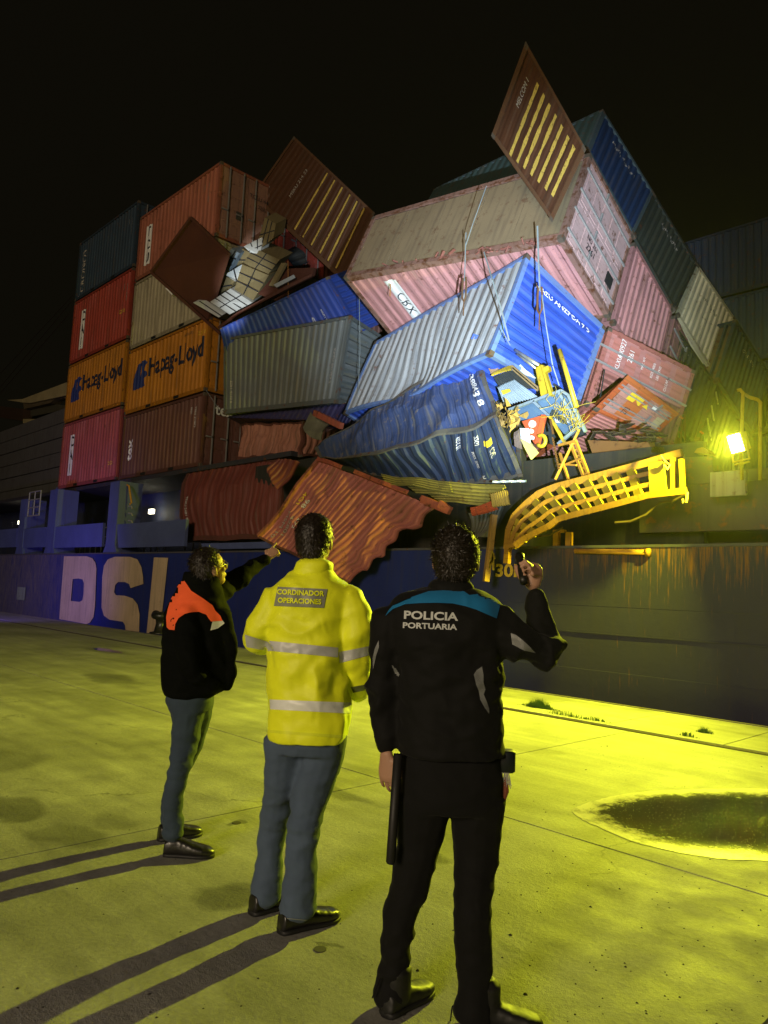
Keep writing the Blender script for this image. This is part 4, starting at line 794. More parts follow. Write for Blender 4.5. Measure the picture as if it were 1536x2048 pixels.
def carton(label,P4,dep,mat,cat='carton',straps=2,name='carton',grp='cargo in the open container'):
    """P4: four pixel corners (with depth) of the face, extruded away"""
    q=[PD(*p) for p in P4]; c_=sum(q)/4; dv=ray(*P4[0][:2]); dv=dv/np.linalg.norm(dv); dv=dv*.55+np.array([.1,.6,.5]); dv/=np.linalg.norm(dv)
    r_=root(name,c_,label,cat,grp); mb=MB(); mb.hexa(q+[p+dv*dep for p in q]); mb.build('box',mat,r_)
    n_=np.cross(q[1]-q[0],q[3]-q[0]); n_/=np.linalg.norm(n_); 
    if n_@dv>0: n_=-n_
    for i in range(straps):
        k=(i+1)/(straps+1); a=q[0]*(1-k)+q[1]*k+n_*.012; b_=q[3]*(1-k)+q[2]*k+n_*.012; mb=MB(); mb.hexa(bar(a,b_,.035,.012,n_)); mb.build('strap',BLK,r_)
    if straps>1:
        a=(q[0]+q[3])/2+n_*.016; b_=(q[1]+q[2])/2+n_*.016; mb=MB(); mb.hexa(bar(a,b_,.035,.012,n_)); mb.build('strap',BLK,r_)
    return r_
def C(x,y,d=25.6): return (300+x/3.2,260+y/3.2,d)
carton('white carton with black straps, lowest in the open container, brightly lit',[C(385,1100,25.4),C(515,1015,25.8),C(655,1105,25.2),C(510,1180,25.)],1.0,WBX,straps=3)
carton('long white carton with red stripe at the lower left lip of the open container',[C(275,1105,25.7),C(360,1090,25.8),C(470,1180,25.1),C(440,1200,25.)],.8,WBX,straps=1)
carton('grey blue crate tilted beside the dark roof sheet',[C(280,1100,26.2),C(385,945,26.3),C(465,920,26.1),C(375,1090,25.9)],.8,GBX,straps=1)
carton('narrow grey blue crate high at the left of the cargo',[C(430,920,26.4),C(520,760,26.5),C(575,790,26.4),C(500,905,26.2)],.6,GBX,straps=2)
carton('kraft brown carton standing in the middle of the cargo',[C(405,1090,26.1),C(455,930,26.3),C(550,960,26.0),C(500,1030,25.9)],.8,CRT,straps=1)
carton('large kraft brown carton with two straps in the centre of the cargo',[C(540,1020,25.8),C(590,860,26.0),C(760,930,25.5),C(660,1090,25.2)],1.2,CRT)
carton('kraft brown carton leaning above the large centre carton',[C(600,850,26.1),C(665,755,26.3),C(830,830,25.7),C(750,930,25.6)],1.0,CRT)
carton('white carton wedged between the two left kraft cartons',[C(480,925,26.0),C(590,860,26.3),C(560,960,26.0),C(545,970,25.9)],.6,WBX,straps=1)
carton('white carton strapped at the top of the cargo',[C(600,745,26.3),C(730,680,26.4),C(700,800,26.1),C(670,810,26.2)],.6,WBX)
carton('tall kraft board pallet under the striped container',[C(735,560,26.6),C(805,600,26.4),C(790,690,26.2),C(670,790,26.3)],.8,CRT)
carton('upper left kraft carton behind the grey crates',[C(500,905,26.6),C(590,760,26.7),C(650,790,26.6),C(580,880,26.5)],.6,CRT,straps=1)
for nm,pts,m_,lab in [('floor_rail',[C(440,1270,25.0),C(560,1180,25.0),C(900,1000,24.8),C(1040,930,24.7)],OXF,'')]:
    for i in range(3): mb=MB(); mb.hexa(bar(PD(*pts[i]),PD(*pts[i+1]),.10,.10)); mb.build(nm,DBR,oc)
r_=root('rust_panel',PD(*C(880,950)),'rust brown panel with printed label leaning right of the cartons','panel')
plate('sheet',[C(690,1050,25.3),C(830,890,25.6),C(1050,880,25.),C(1040,930,24.9),C(800,1090,25.)],DBR,r_,.1); plate('printed_label',[C(790,990,24.95),C(920,925,24.9),C(930,945,24.9),C(810,1008,24.95)],paint('label',(.30,.34,.36),.6,.1,.3),r_,.01)
plate('rib',[C(760,995,25.2),C(840,850,25.4),C(870,850,25.3),C(790,1000,25.1)],CRT,r_,.08)
sh=sheet('torn_tarp','dark blue grey tarp hanging from the underside of the striped container','tarp',(545,470,16.4),(625,520,16.2),(600,530,15.9),(540,500,16.),paint('dark tarp',(.03,.04,.05),.6,.1,.3),L=2,H=1.,amp=.2,seed=4.)
# bits hanging at the left of the grey blue box
sheet('bent_plate','pale green grey bent plate beside the right orange container','plate',(437,712,14.2),(446,735,14.),(446,778,14.),(415,740,14.1),paint('green grey plate',(.20,.24,.19),.6,.1,.3),L=1,H=1,dep=0,amp=.05,seed=6.)
# ---------------------------------------------------------------- wreckage at the mouth of the crumpled container
def Q(x,y): return (900+x/4.389,640+y/4.389)
wk=14.6
def wplate(name,label,cat,pts,Y,mat,th=.05,amp=.0):
    V,F=prism([PY(*Q(*p[:2]),p[2] if len(p)>2 else Y) for p in pts],(0,1,0),th)
    o=mk(name,V,F,mat,loc=np.mean(V,0)); return tag(o,label,cat)
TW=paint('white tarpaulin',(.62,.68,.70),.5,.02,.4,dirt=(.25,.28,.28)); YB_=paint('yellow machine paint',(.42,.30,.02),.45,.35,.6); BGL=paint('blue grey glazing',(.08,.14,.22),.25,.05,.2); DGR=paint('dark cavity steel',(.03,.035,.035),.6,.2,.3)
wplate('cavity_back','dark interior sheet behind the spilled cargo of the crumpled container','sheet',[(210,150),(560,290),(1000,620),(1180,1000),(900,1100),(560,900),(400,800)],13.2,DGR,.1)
def wsheet(name,label,cat,a,b_,c_,d_,mat,amp=.05,seed=0.,L=1.2,H=.6,dep=0,pitch=.12):
    sheet(name,label,cat,(*Q(*a[:2]),a[2]),(*Q(*b_[:2]),b_[2]),(*Q(*c_[:2]),c_[2]),(*Q(*d_[:2]),d_[2]),mat,L=L,H=H,amp=amp,seed=seed,dep=dep or .012,pitch=pitch,nq=14)
mb=MB()
for a,b_ in (((200,150),(470,250)),((215,175),(455,265))): mb.hexa(bar(PY(*Q(*a),12.0),PY(*Q(*b_),12.3),.14,.12))
o=mb.build('torn_frame_beam',paint('blue frame beam',(.05,.12,.42),.5,.3,.4),loc=PY(*Q(330,200),12.1)); tag(o,'bent blue frame beam over the mouth of the crumpled container','beam')
wsheet('tarpaulin','white crumpled tarpaulin across the top of the torn container mouth','tarpaulin',(265,245,12.3),(530,300,12.4),(760,500,12.3),(310,375,12.2),TW,.06,1.)
wsheet('broken_board','broken light wooden boards under the white tarpaulin','boards',(315,365,12.1),(430,400,12.1),(420,455,12.),(365,470,12.),paint('raw wood',(.50,.32,.16),.7,.0,.3),.03,2.,1.,.4,.02,.1)
wsheet('yellow_scrap','ragged yellow sheet scrap left of the dark frame','scrap',(395,465,11.95),(545,405,12.),(545,440,11.9),(375,490,11.9),YB_,.05,3.)
wsheet('dark_frame','dark wedge frame around the strapped light blue bales','frame',(385,500,12.2),(550,410,12.2),(780,600,12.2),(430,585,12.2),DGR,.04,4.)
for (a,b_) in (((545,405),(775,600)),((550,425),(770,615))):
    mb=MB(); mb.hexa(bar(PY(*Q(*a),12.0),PY(*Q(*b_),12.0),.05,.05)); tag(mb.build('frame_strip',paint('brass strip',(.45,.32,.15),.4,.2,.3,metal=.5),loc=PY(*Q(*a),12.0)),'thin brass coloured strip, '+('upper' if a[1]==405 else 'lower')+' edge over the light blue bales','strip')
wsheet('bale','light blue strapped bale with black cords in the torn container','bale',(430,600,12.0),(580,535,12.1),(780,680,12.),(490,740,11.9),paint('pale blue wrap',(.34,.42,.46),.5,.02,.4,dirt=(.12,.15,.17)),.05,5.,1.6,.8,.03,.13)
wplate('yellow_tag','small yellow tag on the light blue bale','tag',[(450,620),(520,605),(530,625),(465,655)],11.85,YEL,.02)
# machine column (yellow) and blue-grey cab
yc=root('yellow_bracket',PY(*Q(830,540),11.7),'bright yellow machine bracket standing between the tarpaulin and the blue grey cab','bracket')
for nm,pts,Y in (('web',[(755,420),(800,390),(850,640),(800,680)],11.75),('flange',[(795,395),(815,395),(895,660),(870,665)],11.65),('lug',[(810,420),(860,400),(868,440),(825,460)],11.62),('side_web',[(750,430),(790,480),(820,660),(800,680)],11.8)):
    V,F=prism([PY(*Q(*p),Y) for p in pts],(0,1,0),.1); mk(nm,V,F,YB_,yc)
mb=MB(); mb.tube([PY(*Q(575,265),12.0),PY(*Q(800,410),12.0)],.035,8); mb.tube([PY(*Q(590,300),12.0),PY(*Q(760,430),12.0)],.025,8); mb.build('chrome_tube',paint('chrome tube',(.6,.6,.5),.25,.1,.2,metal=.7),yc,True)
mb=MB(); mb.tube([PY(*Q(960,262),11.6),PY(*Q(1010,420),11.6),PY(*Q(1110,765),11.5)],.045,8); o=mb.build('yellow_pole',YB_,None,True,loc=PY(*Q(1030,500),11.6)); tag(o,'long thin yellow pole leaning in front of the bright blue end wall','pole')
cb=root('cab',PY(*Q(850,800),12.),'blue grey glazed machine cab hanging out of the torn container','cab')
V=[PY(*Q(*p)) for p in []]
def cpl(nm,pts,Y,m_,th=.06): V,F=prism([PY(*Q(*p),Y) for p in pts],(0,1,0),th); mk(nm,V,F,m_,cb)
cpl('side_pane',[(530,800),(740,715),(850,840),(620,880)],11.85,BGL); cpl('front_pane',[(755,705),(960,645),(1110,900),(1000,1000),(880,850)],11.8,BGL); cpl('corner_pane',[(990,650),(1030,690),(1180,930),(1130,960)],11.95,BGL)
for a,b_ in (((520,790),(980,620)),((735,715),(880,850)),((960,640),(1140,930)),((980,620),(1040,660)),((1140,930),(950,1090)),((530,800),(610,880)),((1040,660),(1190,980))):
    mb=MB(); mb.hexa(bar(PY(*Q(*a),11.72),PY(*Q(*b_),11.72),.06,.05)); mb.build('cab_frame',paint('pale blue frame2',(.17,.22,.26),.5,.2,.3),cb)
mb=MB(); mb.hexa(bar(PY(*Q(880,850),11.7),PY(*Q(1010,1080),11.7),.05,.05)); mb.build('cab_frame',YB_,cb)
cpl('inner_panel',[(900,820),(1000,830),(1040,900),(930,900)],11.76,TW,.03)
mb=MB()
for k in range(9):
    a=Q(880+k*14,840+k*9); mb.tube([PY(*a,11.66),PY(a[0]+5,a[1]-12,11.64),PY(a[0]+9,a[1]+2,11.66)],.012,5)
mb.build('loose_wire',DGR,cb)
oc2=root('orange_guard',PY(*Q(740,950),11.7),'orange red guard plate with three round white lamps below the cab','guard')
ORR=paint('orange red plate',(.48,.09,.03),.5,.3,.6)
for pts,Y in (([(630,890),(810,835),(740,1085),(700,1020)],11.78),([(800,830),(840,832),(775,1095),(740,1085)],11.7)): V,F=prism([PY(*Q(*p),Y) for p in pts],(0,1,0),.06); mk('plate',V,F,ORR,oc2)
for c_,rr_ in (((730,915),.07),((720,978),.045),((728,1035),.04)):
    p=PY(*Q(*c_),11.74); mb=MB(); mb.tube([p,p-np.array([0,.05,0])],rr_,16); mb.build('round_lamp',WBX,oc2,False)
wsheet('white_rag','torn white sheet hanging from the orange guard','sheet',(610,960,11.75),(680,960,11.7),(700,1080,11.6),(620,1050,11.7),TW,.06,7.,.6,.5)
wsheet('yellow_rag','long pale yellow torn strip hanging lowest under the orange guard','strip',(615,1050,11.7),(690,1060,11.7),(775,1160,11.55),(715,1220,11.55),paint('pale yellow sheet',(.62,.56,.22),.6,.02,.4,dirt=(.4,.42,.36)),.05,8.,.8,.4)
wsheet('bent_fin','grey brown crushed fin at the left of the orange guard','fin',(570,980,11.8),(620,950,11.7),(640,1120,11.6),(580,1100,11.7),paint('grey brown fin',(.2,.15,.12),.6,.3,.4),.08,9.,.6,.5)
mb=MB(); c_=Q(800,1060)
mb.tube([PY(c_[0]+9*math.cos(q)*(1 if q<3.2 else .9),c_[1]+11*math.sin(q),11.6) for q in np.linspace(-2.2,2.4,12)],.04,8); tag(mb.build('yellow_hook',YB_,None,True,loc=PY(*c_,11.6)),'curled yellow hook right of the orange guard','hook')
# chewed foam between the two faces of the crumpled container
mb=MB()
for k in range(70):
    x=RNG.uniform(400,610); y=RNG.uniform(735,900)-(x-400)*-.25; Y=RNG.uniform(11.3,11.8); p=PY(*Q(x,y),Y); d_=RNG.normal(size=3)*.09; d2=RNG.normal(size=3)*.07; mb.add([p,p+d_,p+d2,p+(d_+d2)*.6],[(0,1,3,2)])
tag(mb.build('shredded_scrap',paint('mustard scrap',(.30,.19,.05),.8,.2,.5)),'mustard coloured shredded scrap at the torn corner of the crumpled container','scrap',kind='stuff')
mb=MB()
for k in range(60):
    x=RNG.uniform(880,1160); y=690+ (x-880)*.9+RNG.uniform(-40,60); p=PY(*Q(x,min(y,1000)),11.6); d_=RNG.normal(size=3)*.10; mb.tube([p,p+d_,p+d_*1.2+RNG.normal(size=3)*.06],.0045,4)
tag(mb.build('twisted_wires',paint('yellow wires',(.35,.26,.03),.6,.2,.4)),'tangle of yellowish twisted wires along the right side of the cab','wires',kind='stuff')
# chains
for i,(a,b_,lab) in enumerate([((880,870),(905,1000),'short chain hanging left of the lattice ladder'),((900,1030),(955,1310),'long thin chain hanging beside the lattice ladder')]):
    p0=PY(*Q(*a),11.6);p1=PY(*Q(*b_),11.5); n=26; mb=MB()
    for k in range(n):
        t_=(k+.5)/n; c_=p0*(1-t_)+p1*t_; d_=(p1-p0)/n*.75; s_=np.array([.022,0,0]) if k%2 else np.array([0,.022,0]); mb.tube([c_-d_/2,c_-d_*.2+s_,c_+d_*.2+s_,c_+d_/2,c_+d_*.2-s_,c_-d_*.2-s_,c_-d_/2],.007,4)
    tag(mb.build('chain',OXF,loc=p0),lab,'chain')
# lattice ladder
ld=root('lattice_ladder',PY(1150,920,11.9),'bent orange lattice ladder section standing under the cab','ladder')
for nm,a,b_,w_ in [('rail',(1060,1080),(1185,1400),.05),('rail',(1100,1060),(1225,1380),.05),('brace',(1135,960),(925,1400),.035),('brace',(940,1265),(1110,1275),.03),('rail',(965,1170),(1040,1400),.04),('brace',(955,1100),(1110,1060),.04),('brace',(1000,1275),(1160,1210),.03)]:
    mb=MB(); mb.hexa(bar(PY(*Q(*a),11.7),PY(*Q(*b_),11.6),w_,w_)); mb.build(nm,ob,ld)
for k in range(6):
    t_=k/6+.05; a=PY(*Q(1060+125*t_,1080+320*t_),11.68); b_=PY(*Q(1100+125*t_,1060+320*t_),11.68); mb=MB(); mb.hexa(bar(a,b_,.03,.03)); mb.build('rung',ob,ld)
# olive crumpled sheets under the navy wreck
OLV=paint('olive yellow sheet',(.30,.25,.05),.6,.3,.5)
for i,(a,b_,c_,d_,lab) in enumerate([((760,948),(900,965),(905,985),(770,965),'upper olive yellow crumpled sheet under the navy wreck'),((800,962),(1010,970),(1000,1000),(830,985),'middle olive yellow crumpled sheet under the navy wreck'),((850,985),(1015,985),(985,1015),(880,1005),'lower olive yellow crumpled sheet above the red hanging side')]):
    sheet('crumpled_sheet',lab,'sheet',(*a,11.9),(*b_,11.7),(*c_,11.6),(*d_,11.8),OLV,L=3.,H=.5,pitch=.12,dep=.05,amp=.05,seed=i*5.,vert=False,nq=24)
sheet('crumpled_sheet','orange red crushed sheet stub right of the red hanging side','sheet',(940,1015,11.6),(990,1002,11.5),(1000,1018,11.4),(942,1030,11.5),ORR,L=1,H=.4,pitch=.1,dep=.02,amp=.06,seed=11.,vert=False)
sheet('crumpled_sheet','mustard crushed box end beside the curved walkway','sheet',(985,985,11.4),(1018,980,11.4),(1020,1008,11.3),(985,1012,11.3),paint('mustard sheet',(.40,.27,.05),.6,.3,.5),L=.8,H=.6,pitch=.1,dep=.03,amp=.07,seed=12.)
sheet('crumpled_sheet','grey crushed sheet pieces hanging behind the officer','sheet',(930,1020,11.8),(1015,1010,11.8),(990,1075,11.7),(935,1070,11.8),paint('grey scrap sheet',(.10,.10,.08),.6,.3,.5),L=1.6,H=1.2,pitch=.2,dep=.03,amp=.15,seed=13.)
sheet('crumpled_sheet','pale grey bent plate edge under the navy wreck near the catwalk','sheet',(985,962,11.3),(1050,960,11.3),(1050,964,11.3),(985,966,11.3),TW,L=1.,H=.1,amp=.01,seed=14.)
sheet('tarpaulin','olive grey crumpled tarpaulin between brick pink and navy containers','tarpaulin',(618,828,12.8),(668,842,12.6),(655,888,12.4),(608,862,12.6),paint('olive grey tarp',(.16,.16,.11),.7,.05,.3),L=1.4,H=1.2,dep=.0,amp=.16,seed=15.)
mb=MB(); mb.hexa(bar(PY(630,826,12.5),PY(683,852,12.2),.12,.16)); tag(mb.build('rail_piece',MATS['red rail'],loc=PY(655,838,12.4)),'short pink red rail piece above the olive grey tarpaulin','rail')
# timber hanging by the officer's head
mb=MB(); mb.hexa(bar(PY(988,1030,11.4),PY(972,1163,11.3),.13,.1)); tag(mb.build('timber_post',paint('orange timber',(.36,.20,.05),.7,.3,.5),loc=PY(980,1090,11.4)),'splintered orange timber hanging down right of the officer head','timber')
mb=MB(); 
for k in range(6): mb.hexa(bar(PY(984+k*1.2,1100+k*3,11.3),PY(981+RNG.uniform(-3,6),1128+RNG.uniform(-4,14),11.3),.03,.03))
tag(mb.build('splinters',YB_,loc=PY(984,1110,11.3)),'yellow splinters and cord ends beside the hanging timber','splinters',kind='stuff')
# ---------------------------------------------------------------- curved walkway
wk_=root('walkway',PY(1190,1000,11.2),'bent orange steel walkway with crossing bars hanging from the ship side','walkway')
WY=paint('walkway orange',(.30,.145,.015),.5,.25,.35,rustc=(.20,.08,.02))
top=[(1364,905,11.5),(1293,926,11.45),(1231,943,11.4),(1169,959,11.35),(1115,973,11.3),(1082,986,11.25),(1057,1006,11.2),(1032,1031,11.15),(1020,1060,11.1),(1016,1097,11.1),(1014,1126,11.1)]
bot=[(1372,981,11.15),(1297,990,11.1),(1231,1008,11.05),(1157,1027,11.),(1119,1037,10.98),(1099,1052,10.96),(1066,1068,10.94),(1045,1080,10.93),(1032,1091,10.92)]
def pol(P,n=40):
    P=np.array([PY(*p) for p in P]); d_=np.r_[0,np.cumsum(np.linalg.norm(np.diff(P,axis=0),axis=1))]; t_=np.linspace(0,d_[-1],n); return np.stack([np.interp(t_,d_,P[:,i]) for i in range(3)],1)
TT=pol(top[:10],44); BB_=pol(bot,44)
def rail(P,w_,h,nm,m_):
    mb=MB()
    for i in range(len(P)-1): mb.hexa(bar(P[i],P[i+1]+(P[i+1]-P[i])*.12,w_,h,(0,1,.2)))
    mb.build(nm,m_,wk_)
rail(TT,.12,.13,'long_bar',WY); rail(BB_,.10,.10,'long_bar',WY)
MQ=[TT*(1-k)+BB_*k for k in (.34,.68)]
for q in MQ: rail(q[6:],.07,.12,'long_bar',WY)
YB2=paint('walkway yellow',(.40,.28,.022),.5,.15,.3)
for i in (10,13,16,19,22,25,28,31,34,37,40):
    q=[TT[i],MQ[0][i],MQ[1][i],BB_[i]]
    for j in range(3): mb=MB(); mb.hexa(bar(q[j]+np.array([0,.02,0]),q[j+1]+np.array([0,.02,0]),.13,.09,(0,1,0))); mb.build('cross_bar',YB2,wk_)
def wp(nm,pts,Y,m_,th=.05): V,F=prism([PY(a,b_,Y) for a,b_ in pts],(0,1,0),th); mk(nm,V,F,m_,wk_)
wp('end_plate',[(1296,926),(1326,922),(1332,985),(1300,990)],11.15,YB2); wp('end_post',[(1340,915),(1346,914),(1346,978),(1341,978)],11.3,ob,.1); wp('end_post',[(1357,918),(1364,917),(1366,978),(1360,978)],11.3,ob,.1); wp('end_back',[(1326,922),(1366,915),(1368,980),(1330,985)],11.7,paint('dark back plate',(.07,.05,.02),.7,.4,.4),.05)  # dark brown back plate behind the end posts
wp('tail_strap',[(1026,1052),(1038,1054),(1030,1098),(1020,1092)],11.05,YB2); rail(pol(top[8:],8),.10,.10,'tail_bar',WY)
mb=MB(); mb.tube([PY(1322,912,11.2),PY(1332,925,11.15),PY(1340,930,11.1),PY(1335,938,11.1),PY(1328,930,11.1)],.018,6); mb.tube([PY(1375,984,11.),PY(1372,1004,11.),PY(1366,1006,11.),PY(1366,998,11.)],.02,6); mb.build('rope_end',paint('rope',(.6,.4,.12),.8,.1,.3),wk_)
# orange deck machinery blobs behind the walkway
dm=root('deck_winch',PY(1300,890,12.8),'rusty orange deck machinery behind the right end of the walkway','machinery')
for nm,pts,Y in (('frame_plate',[(1175,880),(1300,885),(1420,905),(1420,940),(1200,950)],13.0),('gusset',[(1270,905),(1295,882),(1308,905)],12.7),('drum_cover',[(1388,905),(1394,897),(1405,894),(1415,900),(1418,908)],12.3),('gusset',[(1302,905),(1304,892),(1328,894),(1330,905)],12.6),('box_side',[(1366,915),(1425,912),(1428,978),(1368,980)],12.4)):
    V,F=prism([PY(a,b_,Y) for a,b_ in pts],(0,1,0),.25); mk(nm,V,F,paint('rusty orange machine',(.24,.11,.03),.6,.5,.5) if nm!='box_side' else cm,dm)
# ---------------------------------------------------------------- floodlight
fl=root('floodlight',LAMPP,'lit square yellow floodlight on a bracket at the ship side','floodlight')
n_=np.array([-.50,-.80,-.33]); n_/=np.linalg.norm(n_); a_=np.cross(n_,[0,0,1]); a_/=np.linalg.norm(a_); u_=np.cross(a_,n_)
c_=np.array(LAMPP); hs=.125
q=[c_+a_*x*hs+u_*y*hs for x,y in ((-1,-1),(1,-1),(1,1),(-1,1))]
em=flat('lamp glass',(1.,1.,.42),.3,emit=38); V,F=prism(q,n_,.01); mk('lens',V,F,em,fl)
mb=MB(); mb.hexa([p-n_*.12 for p in q]+[c_+(p-c_)*1.14-n_*.004 for p in q]); mb.build('housing',paint('lamp housing',(.45,.36,.05),.5,.1,.3),fl)
mb=MB(); mb.tube([c_-a_*.17-n_*.05,c_-a_*.17-u_*.26,c_+a_*.17-u_*.26,c_+a_*.17-n_*.05],.016,6); mb.tube([c_-a_*.15-u_*.30,c_+a_*.15-u_*.30],.014,6); mb.build('bracket',YB_,fl)
hk=root('hook_rail',PY(1490,830,11.6),'yellow bent pipe handrail standing behind the floodlight','handrail')
mb=MB(); mb.tube([PY(1475,781,11.9),PY(1480,779,11.9),PY(1486,786,11.9),PY(1484,830,11.9),PY(1483,915,11.9),PY(1484,960,11.9)],.028,8); mb.build('pipe',YB_,hk,True)
mb=MB(); mb.tube([PY(1486,787,12.1),PY(1500,795,12.),PY(1515,799,11.9),PY(1521,805,11.9),PY(1520,850,11.9),PY(1520,960,11.9)],.028,8); mb.build('pipe',YB_,hk,True)
# ---------------------------------------------------------------- lashing straps and turnbuckles
SG=paint('strap grey',(.22,.26,.27),.6,.2,.3); SO=paint('strap orange',(.45,.20,.05),.6,.2,.3)
for (pts,m_,w_,lab) in [([(576,522,14.3),(577,650,14.1)],SO,.05,'orange lashing rod hanging in front of the grey blue container'),
 ([(718,565,13.),(720,700,12.9),(716,788,12.9)],SG,.035,'long thin strap left of the pink side'),
 ([(932,465,11.7),(929,560,11.6)],SG,.04,'grey lashing strap with turnbuckle over the pale roof'),
 ([(973,372,11.5),(945,450,11.4),(932,490,11.4)],SG,.03,'slack strap lying across the dirty brown underside'),
 ([(968,504,11.4),(985,560,11.),(1003,620,10.9),(1018,680,10.9)],SG,.05,'wide strap running down to the torn container mouth'),
 ([(1075,452,11.6),(1077,520,11.5),(1080,580,11.4)],SG,.06,'lashing strap with turnbuckle in front of the blue end wall'),
 ([(1084,590,11.3),(1092,650,11.2),(1105,730,11.2),(1118,770,11.2)],SG,.035,'loose strap end swinging down over the blue end wall'),
 ([(781,568,12.),(780,592,12.)],SO,.05,'short rusty lashing hook above the white logo strip'),
 ([(1005,660,11.),(1010,672,11.),(1020,690,11.)],SG,.03,'knotted strap end on the blue frame beam'),
 ([(412,780,12.6),(440,822,12.9)],SG,.03,'diagonal lashing rod beside the lowest brown container'),
 ([(1215,655,15.8),(1212,720,15.4),(1200,800,15.2),(1195,850,15.2)],DGR,.05,'dark strap hanging down in front of the salmon door')]:
    w_*=.5; P=[PY(*p) for p in pts]; rt=root('lashing_strap',P[0],lab,'strap','straps and lashings hanging from the pile'); mb=MB()
    for i in range(len(P)-1): mb.hexa(bar(P[i],P[i+1]+(P[i+1]-P[i])*.02,w_,w_*.5,(0,1,0)))
    mb.build('webbing',m_,rt)
    if 'turnbuckle' in lab:
        e=P[-1]; d_=np.array([0,0,-1.]); mb=MB(); mb.tube([e+np.array([-.035,0,.05]),e+np.array([-.05,0,-.1]),e+np.array([-.05,0,-.38]),e+np.array([0,0,-.48]),e+np.array([.05,0,-.38]),e+np.array([.05,0,-.1]),e+np.array([.035,0,.05])],.022,6); mb.tube([e+np.array([0,0,-.48]),e+np.array([0,0,-.78])],.014,6); mb.build('turnbuckle',OXF,rt)
mb=MB(); mb.hexa(bar(PY(1216,656,15.6),PY(1174,806,15.2),.13,.08)); tag(mb.build('door_post',paint('pink door post',(.48,.24,.22),.5,.5,.4),loc=PY(1195,730,15.4)),'pink rusty door post leaning at the right edge of the bright blue end wall','post')
sheet('tarpaulin','pale green grey tarpaulin inside the salmon container beside the door leaf','tarpaulin',(1213,728,17.),(1242,742,17.2),(1226,782,16.9),(1207,770,16.8),paint('pale green tarp',(.35,.42,.38),.6,.02,.4),L=1,H=1,dep=0,amp=.1,seed=17.)
mb=MB()
for k in range(26):
    px=RNG.uniform(770,1080); py=545-(px-700)*.17+RNG.uniform(-4,8); p=PY(px,py,11.9+ (px-700)*.001); d_=RNG.normal(size=3)*[.12,.05,.10]; mb.hexa(bar(p,p+d_,.06,.03))
tag(mb.build('torn_brackets',paint('red oxide scrap',(.22,.08,.06),.7,.4,.4)),'torn red oxide brackets along the lower flange of the tipped pink container','scrap',kind='stuff')
mb=MB()
for k in range(22):
    px=RNG.uniform(1190,1330); py=860+(px-1190)*.06+RNG.uniform(-8,30); p=PY(px,py,RNG.uniform(12.,13.5)); d_=RNG.normal(size=3)*[.2,.15,.08]; mb.hexa(bar(p,p+d_,RNG.uniform(.04,.22),.02))
tag(mb.build('deck_debris',paint('brown debris',(.045,.028,.014),.8,.3,.4)),'brown bent bars and debris heaped on deck under the tilted block','debris',kind='stuff')
# ---------------------------------------------------------------- people
def vox(parts,voxel,smooth=6,fac=.5):
    V=[];F=[]
    for v,f in parts: n=len(V); V+=[tuple(map(float,x)) for x in v]; F+=[[int(i)+n for i in q] for q in f]
    me=bpy.data.meshes.new('tmp'); me.from_pydata(V,[],F); ob=bpy.data.objects.new('tmp',me); COL.objects.link(ob)
    m=ob.modifiers.new('r','REMESH'); m.mode='VOXEL'; m.voxel_size=voxel; m.adaptivity=0
    if smooth: s_=ob.modifiers.new('s','SMOOTH'); s_.iterations=smooth; s_.factor=fac
    dg=bpy.context.evaluated_depsgraph_get(); e=ob.evaluated_get(dg); m2=e.to_mesh()
    n=len(m2.vertices); P=np.empty(n*3,dtype=np.float32); m2.vertices.foreach_get('co',P); P=P.reshape(-1,3).astype(float)
    N=np.empty(n*3,dtype=np.float32); m2.vertices.foreach_get('normal',N); N=N.reshape(-1,3).astype(float)
    Fs=[list(p.vertices) for p in m2.polygons]; e.to_mesh_clear(); bpy.data.objects.remove(ob); bpy.data.meshes.remove(me)
    return P,N,Fs
def loft(rings,n=22,ex=2.):
    V=[];k=len(rings)
    for c,a,b in rings:
        for j in range(n):
            q=2*math.pi*j/n; cx,sy=math.cos(q),math.sin(q); e=2./ex
            V.append(np.asarray(c)+np.asarray(a)*math.copysign(abs(cx)**e,cx)+np.asarray(b)*math.copysign(abs(sy)**e,sy))
    F=[(i*n+j,i*n+(j+1)%n,(i+1)*n+(j+1)%n,(i+1)*n+j) for i in range(k-1) for j in range(n)]+[list(range(n))[::-1],[(k-1)*n+j for j in range(n)]]
    return V,F
def path(pts,flat_=1.,n=14,side=None):
    """pts: (point, radius[, radius2]) -> limb"""
    P=[np.asarray(p[0],float) for p in pts]; k=len(P); R_=[]
    for i in range(k):
        t=P[min(i+1,k-1)]-P[max(i-1,0)]; t/=np.linalg.norm(t)+1e-9; s_=np.asarray(side if side is not None else RH,float); a=s_-t*(s_@t)
        if np.linalg.norm(a)<.2: a=np.cross(t,[0,0,1.]); 
        a/=np.linalg.norm(a); b=np.cross(t,a); r=pts[i][1]; r2=pts[i][2] if len(pts[i])>2 else r*flat_; R_.append((P[i],a*r,b*r2))
    t=P[0]-P[1];t/=np.linalg.norm(t); R_.insert(0,(P[0]+t*pts[0][1]*.45,R_[0][1]*.55,R_[0][2]*.55)); t=P[-1]-P[-2];t/=np.linalg.norm(t); R_.append((P[-1]+t*pts[-1][1]*.45,R_[-1][1]*.55,R_[-1][2]*.55))
    return loft(R_,n)
